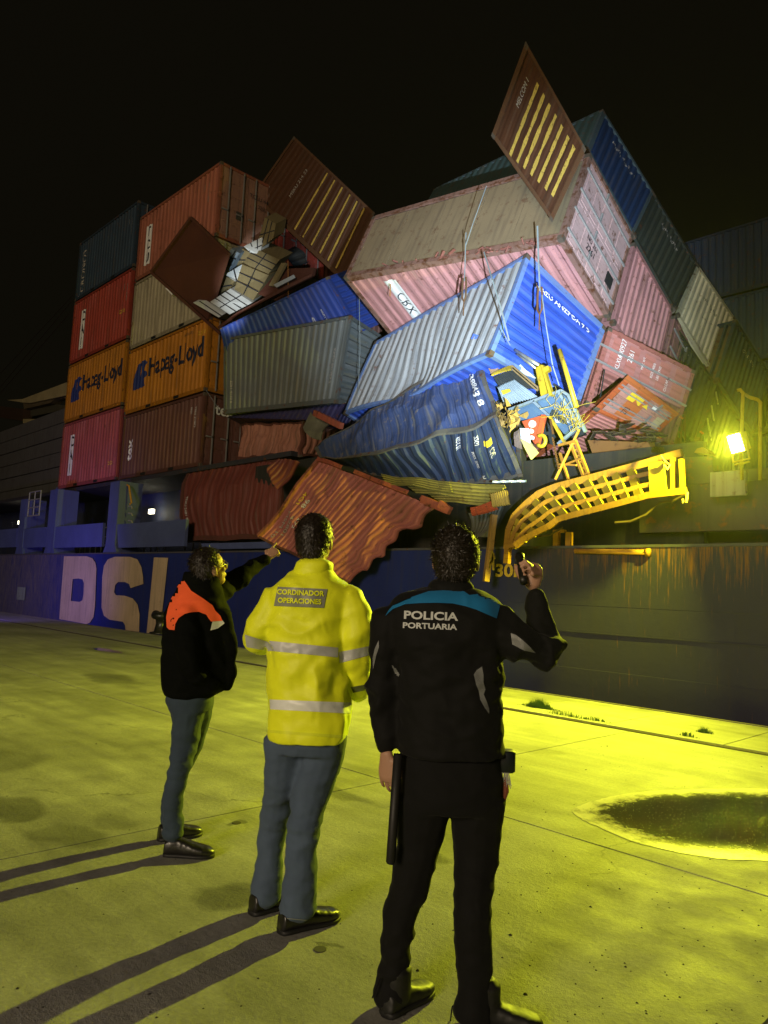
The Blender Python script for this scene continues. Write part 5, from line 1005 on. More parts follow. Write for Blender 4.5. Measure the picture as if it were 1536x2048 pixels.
def ell(c,a,b,d,n=16,m=10):
    V=[];F=[]; c,a,b,d=[np.asarray(x,float) for x in (c,a,b,d)]
    for i in range(m+1):
        th=math.pi*i/m
        for j in range(n): q=2*math.pi*j/n; V.append(c+d*math.cos(th)+math.sin(th)*(a*math.cos(q)+b*math.sin(q)))
    F=[(i*n+j,i*n+(j+1)%n,(i+1)*n+(j+1)%n,(i+1)*n+j) for i in range(m) for j in range(n)]
    return V,F
def wrinkle(V,N,amp,sc=(5,5,9),seed=0.,zones=(),ridge=True):
    out=V.copy()
    for i,(p,n) in enumerate(zip(V,N)):
        w=Vector((p[0]*2.2+seed,p[1]*2.2,p[2]*2.2)); wv=noise.noise_vector(w)*.25
        a=noise.noise(Vector((p[0]*sc[0]+wv[0]*4+seed,p[1]*sc[1]+wv[1]*4,p[2]*sc[2]+wv[2]*4))); b=noise.noise(Vector((p[0]*sc[0]*2.3+7,p[1]*sc[1]*2.3+seed,p[2]*sc[2]*2.1)))
        k=1.
        for (c,r,g) in zones: k+=g*math.exp(-np.sum((p-c)**2)/(r*r))
        c_=noise.noise(Vector((p[0]*sc[0]*4.5+seed,p[1]*sc[1]*4.5,p[2]*sc[2]*3.6)))
        h=(.5-abs(a)*2.) if ridge else a
        out[i]=p+n*(amp*k*(h+.5*b+(.30*c_ if ridge else 0)))
    return out
def bvh(V,F): return BVHTree.FromPolygons([tuple(v) for v in V],F)
def fabric(name,col,rough=.85,bump=.3,sc=260.,vary=.25,sheen=.15,spec=.2):
    if name in MATS: return MATS[name]
    m=bpy.data.materials.new(name); m.use_nodes=True; t=m.node_tree; L=t.links.new; b=t.nodes['Principled BSDF']
    g=nd(t,'ShaderNodeNewGeometry'); n=nd(t,'ShaderNodeTexNoise'); n.inputs['Scale'].default_value=sc; n.inputs['Detail'].default_value=2; L(g.outputs['Position'],n.inputs[0])
    n2=nd(t,'ShaderNodeTexNoise'); n2.inputs['Scale'].default_value=9; n2.inputs['Detail'].default_value=5; L(g.outputs['Position'],n2.inputs[0])
    mx=nd(t,'ShaderNodeMix',data_type='RGBA'); mx.inputs[6].default_value=(*[c*(1-vary) for c in col],1); mx.inputs[7].default_value=(*[min(1,c*(1+vary)) for c in col],1); L(n2.outputs[0],mx.inputs[0]); L(mx.outputs[2],b.inputs['Base Color'])
    bp=nd(t,'ShaderNodeBump'); bp.inputs['Strength'].default_value=bump; bp.inputs['Distance'].default_value=.002; L(n.outputs[0],bp.inputs['Height'])
    n4=nd(t,'ShaderNodeTexNoise'); n4.inputs['Scale'].default_value=7; n4.inputs['Detail'].default_value=3; n4.inputs['Distortion'].default_value=1.2; n4.noise_type='RIDGED_MULTIFRACTAL'; L(g.outputs['Position'],n4.inputs[0]); b2=nd(t,'ShaderNodeBump'); b2.inputs['Strength'].default_value=.0 if name in ('skin','dark hair') else .5; b2.inputs['Distance'].default_value=.012; L(n4.outputs[0],b2.inputs['Height']); L(bp.outputs[0],b2.inputs['Normal']); L(b2.outputs[0],b.inputs['Normal'])
    b.inputs['Roughness'].default_value=rough; b.inputs['Sheen Weight'].default_value=sheen; b.inputs['Specular IOR Level'].default_value=spec; MATS[name]=m; return m
SKIN=fabric('skin',(.42,.235,.15),.5,.15,400,.08,0.,.4); HAIR=fabric('dark hair',(.018,.012,.008),.45,.3,500,.3,0.,.5)
class Person:
    def __init__(s,base,label): s.base=np.array(base,float); s.label=label; s.skin=[]; s.clothes=[]
    def p(s,x,y,off=0.): return PP(x,y,s.base,off)
    def m(s,y=1500): # metres per pixel at this person
        return float(np.linalg.norm(s.p(801,y)-s.p(800,y)))
    def ring(s,xl,xr,y,tb,off=0.):
        k=s.m(y); return (s.p((xl+xr)/2,y,off),RH*(xr-xl)/2*k,NH*tb)
    def loft(s,rows,ex=2.3): return loft([s.ring(*r) for r in rows],30,ex)
    def limb(s,pts,skin=True,**k):
        P=[(s.p(*q[0]),)+tuple(q[1:]) for q in pts]; 
        if skin: s.skin.append(path([(q[0],q[1]*.5) for q in P],**k))
        return path(P,**k)
    def sk(s,pts): pass
    def head(s,c,f,w=.076,l=.098,h=.115,ear=True):
        """c centre, f facing vector; returns axes"""
        f=np.array(f,float); f/=np.linalg.norm(f); r=np.cross(f,[0,0,1.]); r/=np.linalg.norm(r); u=np.cross(r,f)
        P=[ell(c+u*.022,r*w,f*l,u*h*.86),ell(c-u*.035+f*.028,r*w*.80,f*l*.66,u*h*.72),ell(c-u*.085+f*.045,r*.040,f*.040,u*.030),
           ell(c+f*.102-u*.012,r*.013,f*.020,u*.022),ell(c+f*.086-u*.052,r*.024,f*.014,u*.006),ell(c+f*.086-u*.063,r*.022,f*.013,u*.007),
           ell(c+f*.088+u*.026,r*.045,f*.011,u*.008),ell(c+f*.062-u*.02+r*.036,r*.02,f*.025,u*.02),ell(c+f*.062-u*.02-r*.036,r*.02,f*.025,u*.02)]
        for sg in (1,-1):
            P.append(ell(c+r*sg*(w+.006)-f*.008-u*.012,r*.008+f*.004,f*.019,u*.033)); P.append(ell(c+r*sg*(w+.002)-f*.0-u*.032,r*.009,f*.012,u*.014))
        neck=path([(c-u*.05-f*.01,.056),(c-np.array([0,0,.15])-f*.02,.060),(c-np.array([0,0,.24])-f*.03,.075)],side=RH)
        s.skin+=P+[neck]; s.ax=(c,f,r,u,w,l,h); return s.ax
    def hair(s,n=3200,length=.022,curl=.4,thick=.012,mat=None,bald=None):
        c,f,r,u,w,l,h=s.ax; mat=mat or HAIR
        cap=ell(c+u*.026-f*.012,r*(w+thick),f*(l+thick*.6),u*(h*.86+thick),24,18); back=ell(c-u*.02-f*.055,r*(w*.86+thick*.6),f*.055,u*.068,20,12)
        V,N,F=vox([cap,back],.006,3)
        # keep only where hair grows
        d=V-c; df=d@f; du=d@u; dr=np.abs(d@r)
        keep=((df<.030+.25*(du-.035))|(du>.062+.35*np.maximum(df,0)))&(du>-.085-.3*np.minimum(df,0)*0)&~((dr>w-.012)&(df>-.022)&(du<.012))
        Vn=wrinkle(V,N,thick*.38,(55,55,55),3.,ridge=False)
        F=[q for q in F if keep[q].all()]; mkp(s,'hair',Vn,F,mat)
        mb=MB(); idx=np.where(keep)[0]; 
        for i in RNG.choice(idx,n):
            p=Vn[i]+RNG.normal(size=3)*.003; nn=N[i]; t=-u*.8+nn*.35+RNG.normal(size=3)*curl; t-=nn*(t@nn)*.6; t/=np.linalg.norm(t); 
            if du[i]>.05: t=t*.4-f*.5*(1 if df[i]<.03 else -1)+RNG.normal(size=3)*curl*.7; t/=np.linalg.norm(t)
            s_=np.cross(t,nn); s_/=np.linalg.norm(s_)+1e-9; L_=length*RNG.uniform(.5,1.2); wd=.0011
            q1=p+t*L_*.5+nn*L_*.18; q2=p+t*L_*.95+nn*L_*RNG.uniform(-.05,.35)+s_*RNG.normal()*L_*curl*.5
            mb.add([p-s_*wd,p+s_*wd,q1+s_*wd,q1-s_*wd,q2],[(0,1,2,3),(3,2,4)])
        s.strands=mb; s.hairmat=mat
    def finish(s,cat='person',voxel=.0048):
        V,N,F=vox(s.skin,voxel,2); 
        o=mk('person',V,F,SKIN,smooth=True,loc=s.base); tag(o,s.label,cat); s.o=o
        for (nm,V,F,m_) in s.clothes: mk(nm,V,F,m_,o,None,True)
        if hasattr(s,'strands'): s.strands.build('hair_strands',s.hairmat,o); o.children[-1]['kind']='stuff' if False else o.children[-1].get('kind','')or 'stuff'
        return o
def mkp(s,nm,V,F,m_): s.clothes.append((nm,V,F,m_))
def garment(s,nm,parts,voxel,mat,amp,sc=(4,4,9),seed=0.,zones=(),smooth=4,open_=None):
    V,N,F=vox(parts,voxel,smooth); V=wrinkle(V,N,amp,sc,seed,zones); mkp(s,nm,V,F,mat); return bvh(V,F)
def biggest(F):
    par={}
    def fd(a):
        while par.setdefault(a,a)!=a: par[a]=par[par[a]]; a=par[a]
        return a
    for f in F:
        for i in f[1:]: par[fd(i)]=fd(f[0])
    c={}
    for f in F: c.setdefault(fd(f[0]),[]).append(f)
    return max(c.values(),key=len) if c else F
def cast(tree,px,py,off):
    d=ray(px,py); d=d/np.linalg.norm(d); h=tree.ray_cast(Vector(CAMP),Vector(d))
    if h[0] is None: return None
    return np.array(h[0])-d*off
def decal(s,tree,nm,quad,mat,nx=24,ny=6,off=.003,th=0):
    """quad pixels TL,TR,BR,BL laid onto the cloth"""
    q=np.array(quad,float); V=[];ok=[]
    for j in range(ny+1):
        for i in range(nx+1):
            a,b=i/nx,j/ny; x=q[0]*(1-a)*(1-b)+q[1]*a*(1-b)+q[2]*a*b+q[3]*(1-a)*b; h=cast(tree,x[0],x[1],off); ok.append(h is not None); V.append(h if h is not None else np.zeros(3))
    n=nx+1; F=[]
    for j in range(ny):
        for i in range(nx):
            f=(j*n+i,j*n+i+1,(j+1)*n+i+1,(j+1)*n+i)
            if all(ok[k] for k in f) and max(np.linalg.norm(V[f[a]]-V[f[(a+1)%4]]) for a in range(4))<.09: F.append(f)
    mkp(s,nm,V,biggest(F),mat)
def decal_poly(s,tree,nm,pts,mat,off=.003,step=7.):
    bm=bmesh.new(); vs=[bm.verts.new((x,y,0)) for x,y in pts]; f=bm.faces.new(vs)
    xs=[p[0] for p in pts]; ys=[p[1] for p in pts]
    for ax,lo,hi in ((0,min(xs),max(xs)),(1,min(ys),max(ys))):
        c=lo+step
        while c<hi:
            bmesh.ops.bisect_plane(bm,geom=bm.verts[:]+bm.edges[:]+bm.faces[:],plane_co=(c,0,0) if ax==0 else (0,c,0),plane_no=(1,0,0) if ax==0 else (0,1,0),dist=1e-5); c+=step
    bm.verts.index_update(); V=[];ok=[]
    for v in bm.verts: h=cast(tree,v.co.x,v.co.y,off); ok.append(h is not None); V.append(h if h is not None else np.zeros(3))
    F=[[v.index for v in f.verts] for f in bm.faces if all(ok[v.index] for v in f.verts)]; bm.free(); mkp(s,nm,V,biggest(F),mat)
def decal_text(s,tree,nm,body,c,size,ang,mat,extra=.03,sx=1.,off=.005):
    V,F=text2d(body,extra,sx); V,F=cut2d(V,F,np.arange(V[:,0].min(),V[:,0].max(),.25)); V=V*size; ca,sa=math.cos(ang),math.sin(ang)
    P=[];ok=[]
    for x,y in V: h=cast(tree,c[0]+x*ca+y*sa,c[1]+x*sa-y*ca,off); ok.append(h is not None); P.append(h if h is not None else np.zeros(3))
    mkp(s,nm,P,[f for f in F if all(ok[i] for i in f)],mat)
def shoe(s,heel,toe,mat,nm='shoe',w=.048,h=1.35,boot=0.):
    a=gp(*heel); b=gp(*toe); L_=np.linalg.norm(b-a); f=(b-a)/L_; L_=max(L_,.27); r=np.cross(f,[0,0,1.]); u=np.array([0,0,1.]); R_=[]
    for t,ww,hh in ((-.01,.018,.03),(.02,.034,.062),(.12,.038,.070),(.3,.038,.072),(.45,.042,.062),(.62,.048,.050),(.78,.049,.042),(.9,.042,.036),(.98,.026,.028),(1.02,.010,.018)): hh=hh*h; R_.append((a+f*L_*t+u*(hh*.5+.008),r*ww*w/.048,u*hh*.5))
    parts=[loft(R_,18,2.6)]
    if boot: parts.append(path([(a+f*.07+u*.04,.044,.05),(a+f*.065+u*boot,.050,.055)],side=r))
    V,N,F=vox(parts,.006,4); V[:,2]=np.maximum(V[:,2],.008); V=wrinkle(V,N,.0012,(30,30,30),1.); mkp(s,nm,V,F,mat)
    R2=[(c*np.array([1,1,0])+u*.012,A*1.07,u*.013) for c,A,B_ in R_]; v,f_=loft(R2,18,3.); v=np.array(v); v[:,2]=np.clip(v[:,2],.001,.022); mkp(s,'shoe_sole',v,f_,flat('sole rubber',(.012,.012,.012),.6)); return a+f*.085
def hand_parts(w,d,n,side,size=1.,curl=(.3,.35,.4,.5),tc=.3,spread=.12):
    """w wrist, d finger direction, n back-of-hand normal, side = thumb side"""
    w,d,n,side=[np.array(x,float) for x in (w,d,n,side)]; d/=np.linalg.norm(d); n=n-d*(n@d); n/=np.linalg.norm(n); sd=np.cross(d,n); sd=sd if sd@side>0 else -sd
    k=size; P=[path([(w,.026*k,.020*k),(w+d*.03*k,.032*k,.018*k),(w+d*.065*k,.041*k,.016*k),(w+d*.092*k,.041*k,.014*k)],side=sd)]
    for i,(o,L_,r) in enumerate(((.031,.072,.0088),(.0105,.080,.0090),(-.0105,.074,.0086),(-.031,.058,.0078))):
        b=w+d*.088*k+sd*o*k; dd=d+sd*spread*o/.03; dd/=np.linalg.norm(dd); q=[(b-d*.02*k,r*k)]; p=b; a=0.
        for j,(seg,m_) in enumerate(((.46,.7),(.30,1.1),(.24,.9))):
            a+=curl[i]*m_; dv=dd*math.cos(a)-n*math.sin(a); q.append((p,r*k*(1-.06*j))); p=p+dv*L_*seg*k
        q.append((p,r*k*.8)); P.append(path(q,n=10,side=sd))
    b=w+d*.03*k+sd*.026*k; q=[(b,.013*k)]; dv=sd*.75+d*.75-n*tc*.4; dv/=np.linalg.norm(dv); p=b+dv*.035*k; q.append((p,.0115*k)); dv2=d*.9+sd*(.5-tc)-n*tc; dv2/=np.linalg.norm(dv2); p=p+dv2*.030*k; q.append((p,.0098*k)); p=p+(dv2-n*tc*.4)*.026*k; q.append((p,.0085*k)); P.append(path(q,n=10,side=n))
    return P
UP=np.array([0,0,1.])
LEA=paint('black leather',(.012,.011,.010),.28,.0,.2,spec=.6,bump=.05)
# ------- the man in the orange-yoked jacket, pointing (left)
s=Person(gp(372,1700),'man in black jacket with orange shoulder yoke and glasses, pointing up at the wreck')
k=s.m(1400)
def X1(x,y): return (280+x/2.926,1050+y/2.926)
def r1(xl,xr,y,tb,off=0.): a=X1(xl,y);b=X1(xr,y); return (a[0],b[0],a[1],tb,off)
face1=RH*.78+NH*.60+UP*.30
hc=s.p(*X1(405,255))
s.head(hc,face1,w=.074,l=.095,h=.112)
JB=fabric('black shell jacket',(.0035,.004,.0035),.85,.25,300,.3,.0,.05)
torso=s.loft([r1(262,455,300,.07),r1(240,470,345,.10),r1(205,490,400,.14),r1(172,512,460,.17),r1(150,530,540,.18),r1(143,545,640,.185),r1(136,553,750,.19),r1(132,553,850,.185),r1(135,540,930,.18),r1(150,450,985,.165),r1(160,415,1000,.15)])
flap=s.limb([((*X1(470,520),-.06),.06,.07),((*X1(508,700),-.08),.065,.04),((*X1(520,850),-.08),.05,.03),((*X1(505,960),-.07),.03,.02)],skin=False)
armn=s.limb([((*X1(270,520),-.13),.085),((*X1(275,640),-.20),.080),((*X1(300,790),-.23),.072),((*X1(350,880),-.20),.066),((*X1(415,930),-.13),.058)])
armp=s.limb([((*X1(420,440),.10),.085),((*X1(510,345),.24),.075),((*X1(590,300),.30),.066),((*X1(680,235),.40),.050),((*X1(738,200),.46),.040)])
tj=garment(s,'jacket',[torso,flap,armn,armp],.010,JB,.012,(4,4,8),1.,zones=[(s.p(*X1(330,860),-.2),.12,1.4),(s.p(*X1(590,300),.3),.12,.9)])
s.skin+= [s.loft([r1(200,420,450,.12),r1(190,430,700,.13),r1(190,400,950,.12)])]
# pointing hand
wr=s.p(*X1(742,195),.46); s.skin+=hand_parts(wr,(s.p(*X1(800,140),.52)-wr),UP*.4-NH*.7,UP,.95,curl=(.06,1.15,1.25,1.3),tc=.5)
OR1=fabric('fluorescent orange cloth',(.95,.13,.035),.7,.2,300,.08,.1)
decal_poly(s,tj,'shoulder_yoke',[X1(*p) for p in [(250,312),(226,348),(202,388),(178,440),(163,490),(153,540),(156,598),(170,612),(202,615),(206,580),(225,545),(262,520),(300,510),(345,508),(388,525),(400,545),(416,565),(482,560),(470,530),(440,500),(425,470),(370,430),(300,385)]],OR1,.011,6.)
decal_poly(s,tj,'reflective_patch',[X1(*p) for p in [(425,560),(475,545),(495,575),(455,605),(412,617)]],fabric('silver tape',(.62,.62,.52),.4,.1,200,.1,0.,.6),.008,5.)
collar=loft([s.ring(*r1(258,430,275,.075)),s.ring(*r1(250,462,330,.10)),s.ring(*r1(250,478,400,.12))],26,2.2); garment(s,'collar',[collar],.01,JB,.006,(6,6,9),4.)
JN=fabric('dark denim',(.036,.055,.085),.8,.5,420,.3,.05)
an=shoe(s,X1(140,1935),X1(430,1945),LEA,w=.052); af=shoe(s,X1(105,1850),X1(345,1815),LEA,w=.05); on=(an-s.base)@NH; of=(af-s.base)@NH; mid=(on+of)/2
legN=s.limb([((*X1(265,985),mid-.06),.115,.13),((*X1(285,1100),mid-.08),.098,.11),((*X1(262,1290),mid-.07),.078,.088),((*X1(232,1420),on),.062,.066),((*X1(198,1560),on),.056,.060),((*X1(192,1700),on),.056,.058),((*X1(200,1820),on),.062,.064)])
legF=s.limb([((*X1(315,985),mid+.06),.11,.12),((*X1(330,1100),mid+.08),.095,.10),((*X1(290,1290),of),.078,.08),((*X1(225,1450),of),.06,.064),((*X1(180,1600),of),.055,.058),((*X1(172,1765),of),.056,.057)])
hips=s.loft([r1(158,425,960,.15),r1(158,428,1020,.155),r1(180,420,1080,.15)])
garment(s,'jeans',[legN,legF,hips],.009,JN,.0055,(5,5,11),2.,zones=[(s.p(*X1(240,1430),-.12),.14,1.1),(s.p(*X1(196,1790),-.12),.12,1.4)])
pass
s.hair(3000,.024,.35,.013)
p1=s.finish()
c,f,r,u,w_,l_,h_=s.ax
mb=MB()
for sg in (1,-1):
    cc=c+f*.098+r*.032*sg-u*.002+u*.006; mb.tube([cc+r*.026*math.cos(q)+u*.018*math.sin(q) for q in np.linspace(0,6.4,18)],.0018,5); mb.tube([cc+r*.026*sg,c+r*(w_+.006)*sg+f*.02+u*.008,c+r*(w_+.005)*sg-f*.02+u*.0],.0018,5)
mb.tube([c+f*.104-r*.008+u*.008,c+f*.104+r*.008+u*.008],.0016,5); o=mb.build('glasses',flat('thin metal',(.25,.24,.2),.3,.8),None,True,loc=c); tag(o,'thin metal framed glasses worn by the pointing man','glasses')
for sg in (1,-1): v,f_=ell(c+f*.082+r*.032*sg+u*.006,r*.012,f*.010,u*.009,12,8); mk('eye',v,f_,flat('eye white',(.6,.58,.54),.3),p1,None,True); v,f_=ell(c+f*.0905+r*.032*sg+u*.007,r*.005,f*.003,u*.005,10,6); mk('iris',v,f_,flat('iris',(.03,.02,.01),.2),p1.children[-1],None,True)
# ------- the coordinator in the yellow coat (middle)
s=Person(gp(588,1848),'man in fluorescent yellow coat lettered CORDINADOR OPERACIONES, seen from behind')
def X2(x,y): return (460+x/3.794,1020+y/3.794)
def X3(x,y): return (460+x/4.55,1450+y/4.55)
def r2(xl,xr,y,tb,off=0.,f=None): f=f or X2; a=f(xl,y);b=f(xr,y); return (a[0],b[0],a[1],tb,off)
s.head(s.p(*X2(645,235)),NH*.93+RH*.30+UP*.12,w=.078,l=.098,h=.118)
VE=fabric('fluorescent yellow shell',(.86,.93,.015),.55,.2,260,.06,.05,.4)
torso=s.loft([r2(500,780,440,.08),r2(440,830,500,.11),r2(370,885,545,.13),r2(318,920,600,.145),r2(290,900,700,.155),r2(284,880,850,.16),r2(284,870,1000,.165),r2(290,868,1150,.17),r2(290,875,1300,.175),r2(295,900,1450,.18),r2(292,920,1580,.185),r2(292,900,1700,.185),r2(300,880,1738,.18)])
armL=s.limb([((*X2(372,660),.0),.080),((*X2(300,780),-.02),.080),((*X2(225,900),.0),.074),((*X2(195,985),.06),.070),((*X2(235,1010),.17),.062),((*X2(330,1000),.28),.055)])
armR=s.limb([((*X2(885,660),.0),.085),((*X2(945,800),-.02),.086),((*X2(965,960),-.03),.080),((*X2(960,1110),.0),.078),((*X2(965,1260),.06),.070),((*X2(970,1370),.13),.058)])
cuff=s.limb([((*X2(968,1350),.12),.050),((*X2(975,1400),.17),.044)])
tv=garment(s,'coat',[torso,armL,armR,cuff],.010,VE,.0105,(4.5,4.5,7),5.,zones=[(s.p(*X2(760,1330),-.15),.16,1.3),(s.p(*X2(330,950),-.12),.14,1.),(s.p(*X2(960,1300),0),.13,1.2),(s.p(*X2(400,760),-.15),.15,.5)])
col=loft([s.ring(*r2(540,735,372,.075)),s.ring(*r2(500,785,400,.10)),s.ring(*r2(492,786,445,.105)),s.ring(*r2(478,775,500,.11))],28,2.3); tc_=garment(s,'collar',[col],.009,VE,.006,(7,7,10),6.)
decal_seam=fabric('coat seam',(.42,.56,.01),.6,.2)
s.skin+=[s.loft([r2(420,800,560,.10),r2(400,780,1000,.12),r2(400,780,1600,.12)])]
wr=s.p(*X2(975,1400),.17); s.skin+=hand_parts(wr,NH+UP*.1-RH*.3,UP,-RH,.95)
wr=s.p(*X2(335,1000),.28); s.skin+=hand_parts(wr,RH+NH*.3,UP,NH,.95)
SIL=fabric('silver reflective tape',(.50,.51,.49),.42,.15,180,.12,0.,.6); SIL2=fabric('bright reflective tape',(.78,.80,.76),.42,.15,180,.12,0.,.6)
decal(s,tv,'reflective_band',[X2(292,992),X2(822,1045),X2(820,1118),X2(300,1068)],SIL,60,6)
decal(s,tv,'reflective_band',[X2(300,1438),X2(935,1462),X2(925,1545),X2(304,1512)],SIL2,70,6)
decal(s,tv,'reflective_band',[X2(112,945),X2(300,1005),X2(300,1072),X2(125,1040)],SIL,24,6)
decal(s,tv,'reflective_band',[X2(828,1078),X2(1075,1030),X2(1080,1095),X2(832,1162)],SIL,26,6)
decal(s,tv,'cuff_band',[X2(915,1345),X2(1050,1320),X2(1040,1365),X2(935,1388)],fabric('dark cuff tape',(.10,.12,.03),.5,.1),14,3)  # dark olive band round the cuff
decal(s,tv,'back_panel',[X2(362,582),X2(740,600),X2(712,742),X2(332,728)],fabric('grey back panel',(.26,.27,.20),.45,.15,180,.12,0.,.5),30,12,.004)
decal(s,tv,'hem_piping',[X2(298,1668),X2(890,1712),X2(888,1735),X2(302,1690)],fabric('bright piping',(.75,.9,.03),.5,.1),60,2,.006)
cc=X2(536,627); decal_text(s,tv,'lettering','CORDINADOR',cc,14.2,math.radians(2.5),VE,.035,.98,.008); cc=X2(528,690); decal_text(s,tv,'lettering','OPERACIONES',cc,14.0,math.radians(2.5),VE,.035,.94,.008)
JN2=fabric('grey blue denim',(.07,.10,.155),.8,.5,420,.3,.05)
hips=s.loft([r2(360,1070,60,.14,0,X3),r2(370,1060,140,.145,0,X3),r2(378,1030,240,.14,0,X3)])
aL=shoe(s,X3(190,1735),X3(500,1640),LEA,w=.052); aR=shoe(s,X3(450,1905),X3(985,1760),LEA,w=.054); oL=(aL-s.base)@NH; oR=(aR-s.base)@NH
legL=s.limb([((*X3(500,120),.02),.105,.125),((*X3(498,300),.02),.095,.11),((*X3(470,500),.03),.086,.095),((*X3(440,700),oL*.6),.078,.085),((*X3(395,900),oL),.070,.078),((*X3(368,1100),oL),.066,.072),((*X3(350,1300),oL),.066,.070),((*X3(335,1450),oL),.076,.074),((*X3(322,1580),oL),.072,.076)])
legR=s.limb([((*X3(860,120),.0),.112,.125),((*X3(830,300),.0),.105,.115),((*X3(770,500),-.02),.093,.10),((*X3(715,700),oR*.6),.086,.09),((*X3(675,900),oR),.078,.084),((*X3(655,1100),oR),.074,.078),((*X3(645,1300),oR),.073,.076),((*X3(630,1500),oR),.080,.08),((*X3(608,1700),oR),.083,.085)])
tjn=garment(s,'jeans',[hips,legL,legR],.009,JN2,.0052,(5,5,11),8.,zones=[(s.p(*X3(700,880),-.05),.16,1.2),(s.p(*X3(620,1640),-.05),.12,1.8),(s.p(*X3(330,1500),0),.12,1.8),(s.p(*X3(640,200),-.1),.14,.8)])
decal(s,tjn,'hem_stitch',[X3(465,1752),X3(700,1775),X3(700,1782),X3(465,1759)],fabric('pale stitching',(.22,.24,.2),.8,.1),26,1,.003)
pass
s.hair(3200,.018,.25,.010)
p2=s.finish()
# ------- the port police officer (right)
s=Person(gp(880,2022),'officer in black jacket lettered POLICIA PORTUARIA with blue yoke, holding up a torch')
def X4(x,y): return (720+x/3.656,1040+y/3.656)
def X5(x,y): return (700+x/3.425,1450+y/3.425)
def r4(xl,xr,y,tb,off=0.,f=None): f=f or X4; a=f(xl,y);b=f(xr,y); return (a[0],b[0],a[1],tb,off)
s.head(s.p(*X4(702,290)),NH*.96+RH*.22+UP*.22,w=.080,l=.100,h=.120)
PB=fabric('black softshell',(.005,.005,.005),.8,.3,330,.3,.03,.2)
torso=s.loft([r4(500,850,500,.08),r4(420,930,530,.10),r4(290,1000,570,.125),r4(225,1040,620,.14),r4(195,1060,700,.155),r4(195,1055,800,.165),r4(215,1045,900,.17),r4(245,1035,1000,.17),r4(262,1030,1150,.165),r4(275,1035,1300,.165),r4(280,1040,1450,.17),r4(270,1045,1600,.175),r4(275,1050,1700,.178)])
armL=s.limb([((*X4(240,720),.0),.082),((*X4(205,850),-.01),.075),((*X4(182,1000),-.01),.068),((*X4(170,1150),.0),.064),((*X4(168,1280),.01),.063),((*X4(180,1420),.0),.057),((*X4(190,1560),-.01),.046),((*X4(195,1665),-.02),.038)])
armR=s.limb([((*X4(985,745),.0),.085),((*X4(1070,850),-.04),.085),((*X4(1190,930),-.07),.078),((*X4(1325,975),-.06),.070),((*X4(1385,905),.0),.066),((*X4(1335,780),.03),.062),((*X4(1300,650),.04),.052),((*X4(1270,535),.05),.041)])
tp=garment(s,'jacket',[torso,armL,armR],.009,PB,.011,(5,5,10),11.,zones=[(s.p(*X4(165,1250),0),.13,1.5),(s.p(*X4(1350,930),-.05),.13,1.),(s.p(*X4(1000,1200),-.1),.14,1.2)])
col=loft([s.ring(*r4(545,800,440,.075)),s.ring(*r4(500,835,480,.09)),s.ring(*r4(495,848,540,.10))],28,2.3); garment(s,'collar',[col],.009,PB,.005,(9,9,9),12.)
BLU=fabric('bright blue yoke',(.012,.16,.36),.7,.2,300,.1,.05)
decal_poly(s,tp,'shoulder_yoke',[X4(*p) for p in [(186,700),(205,665),(240,625),(300,590),(400,555),(500,520),(640,512),(760,520),(800,548),(870,540),(960,568),(1030,600),(1015,660),(1000,720),(930,690),(850,655),(770,630),(680,610),(560,605),(440,607),(330,615),(240,650)]],BLU,.004,7.)
PWH=flat('printed white',(.52,.54,.52),.5)
decal_text(s,tp,'lettering','POLICIA',X4(520,700),22.,math.radians(2.2),PWH,.03,1.33); decal_text(s,tp,'lettering','PORTUARIA',X4(512,776),15.6,math.radians(2.2),PWH,.03,1.28)
RFG=fabric('grey reflective mesh',(.30,.31,.30),.45,.2,150,.15,0.,.5)
def hatch(poly,ang,step=1.9,w_=.62):
    """thin parallel bars clipped to an outline, as on the printed reflective patches"""
    P=np.array(poly); ca,sa=math.cos(ang),math.sin(ang); U=P@np.array([ca,sa]); W=P@np.array([-sa,ca]); t=W.min()
    while t<W.max():
        for q in (t+step*w_*.5,):
            xs=[]
            for i in range(len(P)):
                a,b=W[i-1],W[i]
                if (a-q)*(b-q)<0: k_=(q-a)/(b-a); xs.append(U[i-1]*(1-k_)+U[i]*k_)
            xs.sort()
            for a,b in zip(xs[::2],xs[1::2]):
                h_=step*w_/2; c4=[(a,q-h_),(b,q-h_),(b,q+h_),(a,q+h_)]; yield [(u_*ca-v_*sa,u_*sa+v_*ca) for u_,v_ in c4]
        t+=step
def hatched(poly,ang):
    V=[];F=[]
    for c4 in hatch(poly,ang):
        n=len(V); ok=True; vv=[]
        for k_ in range(5):
            for e_ in ((c4[0],c4[1]),(c4[3],c4[2])):
                x=e_[0][0]*(1-k_/4)+e_[1][0]*k_/4; y=e_[0][1]*(1-k_/4)+e_[1][1]*k_/4; h=cast(tp,x,y,.004); ok&=h is not None; vv.append(h)
        if ok: V+=vv; F+=[(n+2*i,n+2*i+2,n+2*i+3,n+2*i+1) for i in range(4)]
    if F: mkp(s,'reflective_patch',V,F,RFG)
hatched([X4(*p) for p in [(1098,825),(1140,840),(1190,878),(1240,925),(1282,972),(1200,955),(1112,908)]],math.radians(82))
hatched([X4(*p) for p in [(892,1072),(903,1130),(903,1185),(917,1240),(905,1275),(928,1330),(945,1380),(945,1418),(910,1370),(880,1315),(868,1250),(850,1205),(832,1130),(855,1095)]],math.radians(8))
hatched([X4(*p) for p in [(136,880),(138,930),(118,990),(95,1095),(92,1010),(108,940)]],math.radians(8))
hatched([X4(*p) for p in [(232,1062),(262,1085),(288,1128),(282,1148),(255,1120)]],math.radians(30))
